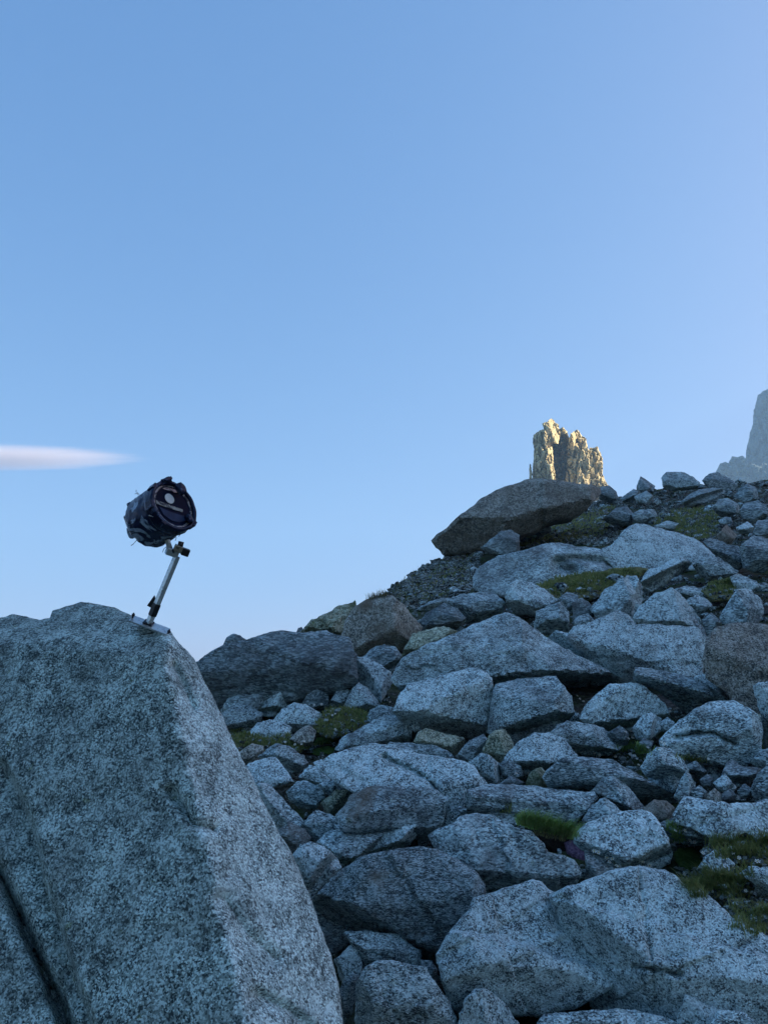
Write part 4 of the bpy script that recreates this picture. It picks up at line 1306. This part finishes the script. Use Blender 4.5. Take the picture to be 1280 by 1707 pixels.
# ------------------------------------------------------------------ moss cushions
def moss_mat(name, c1, c2):
    m, nt, b = new_mat(name)
    vec = coords(nt)
    n = tex_noise(nt, vec, 60, 5, .7)
    n2 = tex_noise(nt, vec, 9, 4, .6)
    c = mix(nt, ramp(nt, n, [(.35, 0), (.65, 1)]), c1, c2)
    c = mix(nt, math_n(nt, 'MULTIPLY', ramp(nt, n2, [(.45, 0), (.7, 1)]), .6), c, tuple(k * .35 for k in c1))
    nt.links.new(c, b.inputs['Base Color'])
    b.inputs['Roughness'].default_value = 1
    b.inputs['Specular IOR Level'].default_value = .05
    bp = N(nt, 'ShaderNodeBump', Strength=1, Distance=.02)
    nt.links.new(n, bp.inputs['Height'])
    nt.links.new(bp.outputs[0], b.inputs['Normal'])
    return m


M_MOSS = moss_mat('green_moss', (.045, .10, .022), (.11, .17, .05))
M_MOSSY = moss_mat('olive_moss', (.10, .105, .035), (.17, .16, .06))
M_PURP = moss_mat('purple_thyme', (.085, .045, .075), (.30, .20, .28))
M_PEAT = moss_mat('dark_peat', (.014, .011, .009), (.04, .032, .025))


def cushion(label, outline, mat, base_hit, tilt=35, **kw):
    h = hit(*base_hit)
    t = (h[3] - .02) if h else None
    rock('moss_cushion', label, outline, [(base_hit[0], base_hit[1], tilt, 0), (base_hit[0], base_hit[1] - 6, tilt + 25, 0)], mat=mat,
         cat='moss', t0=t, base=base_hit, rough=1.6, soft=.08, rim=.25, follow_ground=False, bevels=False, **kw)


cushion('bright green moss cushion in the turf, upper of the two', '522,1238 530,1229 545,1226 558,1232 555,1240 535,1243', M_MOSS, (540, 1240))
cushion('bright green moss cushion in the turf, lower of the two', '517,1254 528,1247 548,1243 561,1247 555,1257 530,1262', M_MOSS, (538, 1258))
cushion('dark green moss bank beside the pale block in the lower right', '1122,1424 1132,1412 1152,1414 1170,1424 1168,1444 1150,1456 1130,1448', M_MOSS, (1148, 1450))
cushion('purple flowering cushion hanging between the tuft boulder and the pale block', '938,1404 955,1400 975,1410 988,1425 992,1442 980,1446 962,1436 945,1424', M_PURP, (968, 1432), 30)
cushion('dark peat bank under the grass tuft', '892,1392 915,1386 940,1394 956,1404 952,1424 930,1430 912,1420 900,1406', M_PEAT, (925, 1420), 10)
bpy.context.view_layer.update()
DG = bpy.context.evaluated_depsgraph_get()

def bank(label, outline, base, mat=None, tilt=40):
    rock('turf_bank', label, outline, [(base[0], base[1], tilt, 0), (base[0], base[1] - 8, tilt + 22, 0)], mat=mat or M_BANK, cat='turf', base=base,
         rough=1.8, soft=.08, rim=.2, thick=.4, bevels=False)


M_BANK = moss_mat('turf_bank_sod', (.10, .115, .05), (.32, .30, .15))
bank('grassy ledge of turf under the smooth whaleback boulder', '868,1000 900,976 935,962 1000,952 1060,944 1085,950 1060,966 1020,985 985,1000 940,1008 900,1010', (950, 1006))
bank('patch of turf under the right end of the whaleback', '1165,985 1195,968 1222,966 1240,980 1230,1000 1190,1004', (1205, 1002))
bank('mossy turf mound below the long dark boulder', '520,1215 545,1182 580,1178 612,1190 618,1212 580,1228 545,1232', (570, 1230))
bank('low mossy turf mound beside the flat pale rock', '385,1230 410,1222 445,1232 485,1224 510,1238 500,1256 440,1258 395,1252', (450, 1256))
bank('turf mound with flowers in the lower right corner', '1160,1478 1175,1455 1215,1440 1250,1452 1258,1480 1230,1500 1190,1500', (1210, 1498))
bank('turf under the bright long slab at the right edge', '1165,1420 1185,1402 1230,1394 1285,1404 1330,1420 1300,1448 1230,1440 1190,1436', (1240, 1444))
bank('turf behind the huge corner slab at the right edge', '1200,1520 1215,1496 1260,1498 1330,1530 1330,1580 1270,1570 1225,1545', (1260, 1562))
bpy.context.view_layer.update()
DG = bpy.context.evaluated_depsgraph_get()

# ------------------------------------------------------------------ loose stones in the gaps
def stone_mesh(seed):
    r = random.Random(seed)
    bm = bmesh.new()
    for i in range(16):
        v = Vector((r.gauss(0, 1), r.gauss(0, 1), r.gauss(0, 1))).normalized()
        bm.verts.new((v.x * r.uniform(.8, 1.2), v.y * r.uniform(.6, .95), v.z * r.uniform(.45, .75)))
    bmesh.ops.convex_hull(bm, input=bm.verts[:])
    loose = [v for v in bm.verts if not v.link_faces]
    bmesh.ops.delete(bm, geom=loose, context='VERTS')
    bmesh.ops.bevel(bm, geom=bm.edges[:], offset=.07, segments=1, affect='EDGES', profile=.5)
    bmesh.ops.triangulate(bm, faces=bm.faces)
    bmesh.ops.subdivide_edges(bm, edges=[e for e in bm.edges if e.calc_length() > .35], cuts=1)
    for v in bm.verts:
        q = v.co * 2.2 + Vector((seed * 1.7, 0, 0))
        v.co += v.co.normalized() * (.07 * noise.noise(q) + .04 * noise.noise(q * 2.7))
    bmesh.ops.triangulate(bm, faces=bm.faces)
    me = bpy.data.meshes.new('loose_stone')
    bm.to_mesh(me); bm.free()
    return me


STONES = [stone_mesh(s) for s in range(12)]
KINDS = ['grey', 'dark', 'grey', 'pale', 'moss', 'brown', 'dark', 'grey']
LOOSE = {b: granite('loose_stone_granite_' + b, g, stain_amt=.5, lichen=.3) for b, g in (('n', 9.0), ('f', 4.5))}
STONE_VARIANTS = {}
for i, me in enumerate(STONES):
    for b, m in LOOSE.items():
        c = me.copy(); c.materials.append(m)
        STONE_VARIANTS[(i, b)] = c

ZONES = [
    (parse('600,1010 660,960 730,915 800,915 800,960 780,990 700,1020 640,1010'), 'small dark stone in the rubble slope under the left tip of the whale-backed boulder', 'stones of the rubble slope below the whale-backed boulder', 8, 22, 85),
    (parse('800,925 870,885 960,850 1035,825 1060,870 1035,905 1000,912 930,905 860,915'), 'small stone in the stony turf between the whale-backed boulder and the whaleback', 'stones in the turf above the whaleback', 7, 18, 60),
    (parse('1035,815 1280,805 1280,910 1180,905 1090,875 1050,870'), 'small stone in the stony ground just under the right skyline', 'stones under the right skyline', 8, 22, 60),
    (parse('640,985 800,985 860,1000 960,970 1280,960 1280,1060 1170,1060 950,1050 860,1040 700,1070 600,1060'), 'small stone in a gap between the boulders of the upper slope', 'stones in gaps of the upper slope', 9, 26, 40),
    (parse('360,1160 640,1150 700,1250 640,1260 560,1260 500,1300 410,1290'), 'small stone in the mossy turf below the long dark boulder', 'stones in the mossy turf on the left', 7, 17, 30),
    (parse('640,1190 1280,1180 1280,1340 1100,1340 900,1320 760,1280 640,1240'), 'small stone in a gap between the boulders of the middle slope', 'stones in gaps of the middle slope', 9, 30, 60),
    (parse('1110,1390 1280,1380 1280,1600 1180,1520 1130,1470'), 'small stone in the grass of the lower right corner', 'stones in the grass at the lower right', 8, 20, 26),
    (parse('420,1300 1100,1340 1100,1500 900,1500 780,1640 560,1640 480,1420'), 'small stone down in a dark gap among the nearest boulders', 'stones in gaps of the nearest boulders', 14, 46, 40),
]
ANCHORS = []
for _, l_, _, o_, _, k_ in BOULDERS:
    p_ = np.array(parse(o_))
    w_ = l_.split()
    if len(w_) > 10:
        for cut in (' with ', ' in ', ' below ', ' above ', ' between ', ' of '):
            if cut in l_ and len(l_.split(cut)[0].split()) >= 3:
                break
        continue
    ANCHORS.append((p_.mean(0), (p_.max(0) - p_.min(0)) / 2, l_))


def beside(u, v, fallback):
    best = None
    for c, hw, l_ in ANCHORS:
        dx, dy = (u - c[0]) / (hw[0] + 6), (v - c[1]) / (hw[1] + 6)
        d = math.hypot(dx, dy)
        if best is None or d < best[0]: best = (d, dx, dy, l_)
    if best[0] > 2.2: return fallback
    _, dx, dy, l_ = best
    side = ('just right of' if dx > 0 else 'just left of') if abs(dx) > abs(dy) else ('just below' if dy > 0 else 'just above')
    return 'small stone %s the %s' % (side, l_)


taken = []
for poly, label, grp, s0, s1, n in ZONES:
    made = 0
    for u, v in sample_poly(poly, n * 30):
        if made >= n: break
        h = hit(u, v)
        if not h or not h[2].startswith(('ground', 'turf')) or h[3] > 48: continue
        s = s0 + (1.4 * s1 - s0) * random.random() ** 2.2
        if any((u - a) ** 2 + (v - b) ** 2 < (.55 * (s + c)) ** 2 for a, b, c in taken): continue
        taken.append((u, v, s))
        made += 1
        loc, t = h[0], h[3]
        o = bpy.data.objects.new('loose_stone', STONE_VARIANTS[(random.randrange(12), 'n' if t < 9 else 'f')])
        COL.objects.link(o)
        r = s * .5 / FOC * t
        o.scale = (r * random.uniform(.9, 1.25), r * random.uniform(.9, 1.25), r * random.uniform(.8, 1.2))
        o.rotation_euler = (random.uniform(-.4, .4), random.uniform(-.4, .4), random.uniform(0, 6.28))
        o.location = loc + Vector((0, 0, r * .25))
        l_ = label if n > 55 and 'middle' not in grp else beside(u, v, label)
        tag(o, l_, 'stone', grp if l_ == label else 'loose stones between the boulders')

# talus going on outside the picture: to the right of it and behind the foreground boulder
def joined(spots, name, label):
    vs, fs = [], []
    for x, y, r in spots:
        me = random.choice(STONES)
        rot = Matrix.Rotation(random.uniform(0, 6.28), 3, 'Z') @ Matrix.Rotation(random.uniform(-.5, .5), 3, 'X')
        sc = Vector((random.uniform(.9, 1.4), random.uniform(.9, 1.3), random.uniform(.8, 1.2)))
        k = len(vs)
        o = Vector((x, y, ground_z(x, y) + r * .3))
        vs += [tuple(o + rot @ Vector((q.co.x * sc.x, q.co.y * sc.y, q.co.z * sc.z)) * r) for q in me.vertices]
        fs += [[i + k for i in p.vertices] for p in me.polygons]
    o = mesh_obj(name, vs, fs, GR['grey_b'])
    o.data.set_sharp_from_angle(angle=RAD(30))
    tag(o, label, kind='stuff')


spots = []
tr = random.Random(5)
for _ in range(9000):
    y = tr.uniform(1.5, 34); x = y * tr.uniform(.5, 1.6)
    r = tr.uniform(.12, .6) * (1 if tr.random() < .8 else 1.7)
    if x / y < .5 + 1.5 * r / y + .03: continue
    if any((x - a) ** 2 + (y - b) ** 2 < (.95 * (r + c)) ** 2 for a, b, c in spots): continue
    spots.append((x, y, r))
joined(spots, 'talus', 'granite talus going on beyond the right edge of the view')
spots = []
for _ in range(6000):
    y = tr.uniform(3.6, 11); x = y * tr.uniform(-1.1, -.1)
    r = tr.uniform(.12, .5)
    top = Vector((x, y, ground_z(x, y) + 1.5 * r)) - EYE
    dp = top.y * CP + top.z * SP
    uu, vv = 640 + FOC * (top.x + 1.5 * r) / dp, 853.5 - FOC * (-top.y * SP + top.z * CP) / dp
    if vv < 1130 or uu > 300 + (vv - 1100) * .42: continue
    if x > -1.6 and y < 4.6: continue
    if any((x - a) ** 2 + (y - b) ** 2 < (.95 * (r + c)) ** 2 for a, b, c in spots): continue
    spots.append((x, y, r))
joined(spots, 'talus', 'granite talus behind the foreground boulder')

# gravel: too fine to pick apart
gvv, gff = [], []
base_hull = []
for s in range(4):
    bm = bmesh.new()
    r = random.Random(100 + s)
    for i in range(9):
        v = Vector((r.gauss(0, 1), r.gauss(0, 1), r.gauss(0, 1))).normalized()
        bm.verts.new((v.x, v.y * .8, v.z * .6))
    bmesh.ops.convex_hull(bm, input=bm.verts[:])
    bmesh.ops.delete(bm, geom=[v for v in bm.verts if not v.link_faces], context='VERTS')
    bm.verts.index_update()
    base_hull.append(([v.co.copy() for v in bm.verts], [[v.index for v in f.verts] for f in bm.faces]))
    bm.free()
for poly, label, grp, s0, s1, n in ZONES:
    for u, v in sample_poly(poly, n * 40):
        h = hit(u, v)
        if not h or not h[2].startswith(('ground', 'turf')) or h[3] > 48: continue
        big = random.random() < .2 and h[3] < 40
        r = (random.uniform(4, 9) if big else random.choice((random.uniform(1.2, 3.0), random.uniform(2.0, 5.5)))) / FOC * h[3]
        vs, fs = random.choice(base_hull)
        rot = Matrix.Rotation(random.uniform(0, 6.28), 3, 'Z') @ Matrix.Rotation(random.uniform(-.6, .6), 3, 'X')
        k = len(gvv)
        gvv += [tuple(h[0] + rot @ q * r + Vector((0, 0, r * .2))) for q in vs]
        gff += [[i + k for i in f] for f in fs]
gr = mesh_obj('gravel', gvv, gff, granite('gravel_granite', 40, light=(.36, .42, .40), mid=(.13, .155, .145), dark=(.02, .025, .022), stain=(.06, .065, .035), stain_amt=.5), smooth=False)
tag(gr, 'fine gravel and stone chips strewn over the soil between the boulders', kind='stuff')

# ------------------------------------------------------------------ grass
def grass_mat(name, c1, c2):
    m, nt, b = new_mat(name)
    vec = coords(nt, False)
    n = tex_noise(nt, vec, 25, 3, .6)
    c = mix(nt, ramp(nt, n, [(.35, 0), (.65, 1)]), c1, c2)
    nt.links.new(c, b.inputs['Base Color'])
    b.inputs['Roughness'].default_value = .6
    b.inputs['Specular IOR Level'].default_value = .3
    tr = nt.nodes.new('ShaderNodeBsdfTranslucent')
    nt.links.new(c, tr.inputs[0])
    ms = nt.nodes.new('ShaderNodeMixShader'); ms.inputs[0].default_value = .45
    nt.links.new(b.outputs[0], ms.inputs[1]); nt.links.new(tr.outputs[0], ms.inputs[2])
    nt.links.new(ms.outputs[0], nt.nodes['Material Output'].inputs[0])
    return m


M_GRASS = grass_mat('fresh_grass', (.19, .33, .08), (.36, .47, .17))
M_TURF = grass_mat('short_turf', (.15, .21, .06), (.36, .37, .15))
M_STRAW = grass_mat('dry_grass', (.22, .20, .10), (.12, .13, .05))


def blade(vs, fs, p, up, lean, hgt, w):
    side = up.cross(lean)
    if side.length < 1e-4: side = Vector((1, 0, 0))
    side.normalize()
    k = len(vs)
    for f, ww in ((0, 1), (.4, .85), (.75, .55)):
        c = p + up * (hgt * f) + lean * (hgt * f * f)
        vs.append(tuple(c - side * w * ww)); vs.append(tuple(c + side * w * ww))
    vs.append(tuple(p + up * hgt * .95 + lean * hgt))
    fs += [(k, k + 1, k + 3, k + 2), (k + 2, k + 3, k + 5, k + 4), (k + 4, k + 5, k + 6)]


def tuft(name, label, spots, nblades, hpx, mat, lean=(.4, -.3, 0), spread=.5, group=None, wpx=.8, t_fix=None, stuff=False):
    vs, fs = [], []
    root = None
    for _ in range(nblades):
        u, v = random.choice(spots)
        u += random.gauss(0, spread * 10); v += random.gauss(0, spread * 3)
        h = hit(u, v)
        if not h: continue
        if t_fix and h[3] > t_fix * 1.12:
            p = Vector(at(u, v, np.array(t_fix))); t = t_fix
        else:
            p, t = h[0], h[3]
        hh = hpx * random.uniform(.5, 1.15) / FOC * t
        ln = Vector((lean[0] + random.gauss(0, .35), lean[1] + random.gauss(0, .35), -.1 + random.uniform(-.25, .1)))
        blade(vs, fs, p - Vector((0, 0, .01)), Vector((random.gauss(0, .15), random.gauss(0, .15), 1)).normalized(), ln, hh, wpx * random.uniform(.6, 1.2) / FOC * t)
    if not vs: return None
    o = mesh_obj(name, vs, fs, mat, None, True, vs[0])
    return tag(o, label, kind='stuff') if stuff else tag(o, label, 'grass tuft', group)


t_tuft = hit(885, 1400)[3]
tuft('grass_tuft', 'bright green grass tuft growing over the dark peat bank', [(u, 1372 + (u - 872) * .28) for u in range(868, 956, 5)], 900, 34, M_GRASS, (.35, -.35, 0), .5, wpx=.9, t_fix=t_tuft)
tuft('grass_tuft', 'thin dry grass drooping from the edge of the peat bank', [(u, 1388 + (u - 892) * .22) for u in range(892, 945, 6)], 130, 22, M_STRAW, (.7, -.6, -.3), .4, wpx=.7, t_fix=t_tuft)
tuft('grass_tuft', 'sparse grass tuft on top of the round-topped stone', [(838, 1352), (846, 1350)], 60, 22, M_TURF, (.1, -.1, 0), .5)
tuft('grass_tuft', 'wispy grass tuft standing up on the left skyline', [(618, 998), (625, 996), (634, 994), (642, 993)], 170, 15, M_STRAW, (.0, 0, 0), .45, wpx=.45, t_fix=hit(630, 999)[3])
tuft('grass', 'long grass sweeping left in the lower right corner', [(u, 1470 + random.uniform(-14, 26)) for u in range(1150, 1245, 4)], 900, 34, M_TURF, (-.55, -.4, 0), .8, stuff=True)
tuft('grass', 'grass below the bright long slab at the right edge', [(u, 1410 + random.uniform(-10, 20)) for u in range(1195, 1280, 4)], 700, 32, M_TURF, (-.3, -.4, 0), .8, stuff=True)
tuft('grass', 'grass behind the corner slab at the right edge', [(u, 1535 + random.uniform(-20, 20)) for u in range(1225, 1285, 4)], 500, 26, M_TURF, (-.2, -.3, 0), .8, stuff=True)
tuft('grass', 'grass between the pale block and the moss bank', [(1118 + i, 1380 + i * 1.5) for i in range(0, 16, 2)], 200, 24, M_GRASS, (.2, -.4, 0), .6, stuff=True)
tuft('grass', 'fresh green grass in the flowery patch', [(1040 + i * 3, 1248 + random.uniform(-5, 8)) for i in range(12)], 350, 14, M_GRASS, (.3, -.3, 0), .7, stuff=True)
tuft('grass', 'green grass under the creased boulder', [(1135 + i * 4, 1262 + i * .6) for i in range(10)], 220, 13, M_TURF, (.2, -.3, 0), .6, stuff=True)

TURF = [('short mossy turf between stones below the long dark boulder', parse('375,1205 420,1195 540,1175 620,1185 605,1215 560,1235 500,1255 420,1255 390,1235'), 2600, 9),
        ('grassy ledge under the smooth whaleback boulder', parse('880,985 930,962 1050,950 1070,958 1000,985 940,995'), 1500, 8),
        ('yellowish turf on the stony slope under the right skyline', parse('1080,868 1130,850 1195,845 1200,880 1180,905 1120,890'), 1500, 7),
        ('dark turf between the whale-backed boulder and the whaleback', parse('860,912 900,885 960,862 1010,845 1040,850 1010,890 960,905'), 1700, 7),
        ('green strip of turf near the right edge of the upper slope', parse('1175,975 1225,965 1230,990 1185,990'), 500, 8),
        ('grass showing in the rubble slope under the whale-backed boulder', parse('640,1000 700,940 790,920 790,970 720,1010'), 900, 6)]
for label, poly, n, hpx in TURF:
    vs, fs = [], []
    for u, v in sample_poly(poly, n):
        h = hit(u, v)
        if not h or not h[2].startswith(('ground', 'loose', 'turf')) or h[3] > 48: continue
        t = h[3]
        for _ in range(2):
            blade(vs, fs, h[0] + Vector((random.gauss(0, 1), random.gauss(0, 1), 0)) * (2 / FOC * t), Vector((random.gauss(0, .3), random.gauss(0, .3), 1)).normalized(),
                  Vector((random.gauss(0, .4), random.gauss(-.2, .4), 0)), hpx * random.uniform(.4, 1.1) / FOC * t, random.uniform(.5, 1.0) / FOC * t)
    if vs:
        tag(mesh_obj('turf', vs, fs, M_TURF, None, True, vs[0]), label, kind='stuff')

# ------------------------------------------------------------------ small white flowers
M_PETAL = simple('white_petal', (.82, .82, .76), .6, 0, .08, 40, 0)
M_YOLK = simple('yellow_centre', (.65, .50, .10), .7, 0, .2, 40, 0)
M_STEM = simple('flower_stem', (.08, .13, .04), .7, 0, .2, 40, 0)


def petal_mesh():
    vs, fs = [(0, 0, 0)], []
    n = 6
    for i in range(n):
        a = i * 2 * math.pi / n
        k = len(vs)
        for r, da, z in ((.55, -.36, .1), (1.0, -.28, .18), (1.06, 0, .16), (1.0, .28, .18), (.55, .36, .1)):
            vs.append((r * math.cos(a + da), r * math.sin(a + da), z))
        fs += [(0, k, k + 1), (0, k + 1, k + 2), (0, k + 2, k + 3), (0, k + 3, k + 4)]
    me = bpy.data.meshes.new('petals'); me.from_pydata(vs, [], fs); me.materials.append(M_PETAL)
    return me


ME_PETAL = petal_mesh()
bm = bmesh.new(); bmesh.ops.create_icosphere(bm, subdivisions=1, radius=.3)
ME_YOLK = bpy.data.meshes.new('centre'); bm.to_mesh(ME_YOLK); bm.free(); ME_YOLK.materials.append(M_YOLK)
v_, f_ = tube([(0, 0, 0), (.3, .1, -2.5), (.2, 0, -5.5)], .12, 5)
ME_STEM = bpy.data.meshes.new('stem'); ME_STEM.from_pydata([tuple(v) for v in v_], [], f_); ME_STEM.materials.append(M_STEM)
FLOWERS = [
    ('small white flower in the flowery patch above the slanting plate', 'white flowers in the flowery patch', 5.0,
     '1042,1220 1047,1231 1054,1230 1051,1219 1086,1236 1102,1237 1107,1240 1079,1246 1025,1261 991,1256 999,1259 1035,1245 1050,1257 1057,1260 1061,1265 1064,1275'),
    ('small white flower in the rubble below the creased boulder', 'white flowers in the rubble below the creased boulder', 5.0, '1180,1265 1195,1281 1196,1287 1227,1331'),
    ('small white flower in the gap under the overhanging plate', 'white flowers under the overhanging plate', 4.5, '1116,1186 1126,1196'),
    ('small white flower beneath the lower end of the peaked slab', 'white flowers beneath the peaked slab', 4.5, '962,1160 972,1169 966,1165'),
    ('white flower in the grass under the bright long slab at the lower right', 'white flowers in the grass at the lower right', 7.0,
     '1125,1385 1141,1385 1161,1386 1149,1401 1157,1404 1146,1409 1216,1414 1221,1422 1231,1430 1171,1422 1140,1457'),
    ('large white flower head nearest the right edge in the grass', None, 9.0, '1262,1436'),
    ('white flower beside the block at the right edge in the grass', None, 7.0, '1242,1485'),
    ('white flower along the foot of the pale block', 'white flowers at the foot of the pale block', 7.0, '1011,1430 1020,1432 1015,1437 1027,1443 1032,1444 1071,1437 1082,1443 990,1419 997,1421'),
    ('tiny white flower in the mossy turf below the long dark boulder', 'white flowers in the mossy turf on the left', 4.5,
     '554,1182 559,1190 554,1192 507,1236 492,1241 476,1237 536,1174 524,1175 559,1216 503,1241'),
    ('tiny white flower beside the sharp-ridged boulder', 'white flowers beside the sharp-ridged boulder', 4.0, '645,1167 650,1170'),
    ('tiny white flower beside the pointed mossy stone', 'white flowers beside the pointed mossy stone', 4.0, '860,1289 880,1289 876,1294'),
]
for label, grp, spx, pts in FLOWERS:
    for u, v in parse(pts):
        h = hit(u, v)
        if not h: continue
        t = h[3] * .992
        r = spx * .5 * random.uniform(.8, 1.2) / FOC * t
        p = Vector(at(u, v, np.array(t)))
        e = empty('white_flower', p)
        e.rotation_euler = (RAD(random.uniform(25, 60)), RAD(random.uniform(-25, 25)), random.uniform(-.6, .6))
        tag(e, label, 'flower', grp)
        for nm, me, sc in (('petals', ME_PETAL, r), ('centre', ME_YOLK, r), ('stem', ME_STEM, r)):
            o = bpy.data.objects.new(nm, me); COL.objects.link(o); o.parent = e; o.scale = (sc, sc, sc)
            if nm == 'centre': o.location = (0, 0, .1 * r)
            if nm == 'stem': o.location = (0, 0, -.05 * r)

# ------------------------------------------------------------------ haze: the air between here and the far rocks
hz = bpy.data.materials.new('mountain_air'); hz.use_nodes = True
nt = hz.node_tree; nt.nodes.clear()
ho = nt.nodes.new('ShaderNodeOutputMaterial'); hv = nt.nodes.new('ShaderNodeVolumePrincipled')
hv.inputs['Color'].default_value = (.36, .64, 1, 1)
hv.inputs['Density'].default_value = .00035
hv.inputs['Anisotropy'].default_value = .1
nt.links.new(hv.outputs[0], ho.inputs['Volume'])
bm = bmesh.new(); bmesh.ops.create_cube(bm, size=1)
me = bpy.data.meshes.new('haze'); bm.to_mesh(me); bm.free(); me.materials.append(hz)
ho_ = bpy.data.objects.new('haze', me); COL.objects.link(ho_)
ho_.scale = (4300, 4300, 580); ho_.location = (0, 0, 290 - 155)
tag(ho_, 'thin blue mountain haze filling the air', kind='stuff')
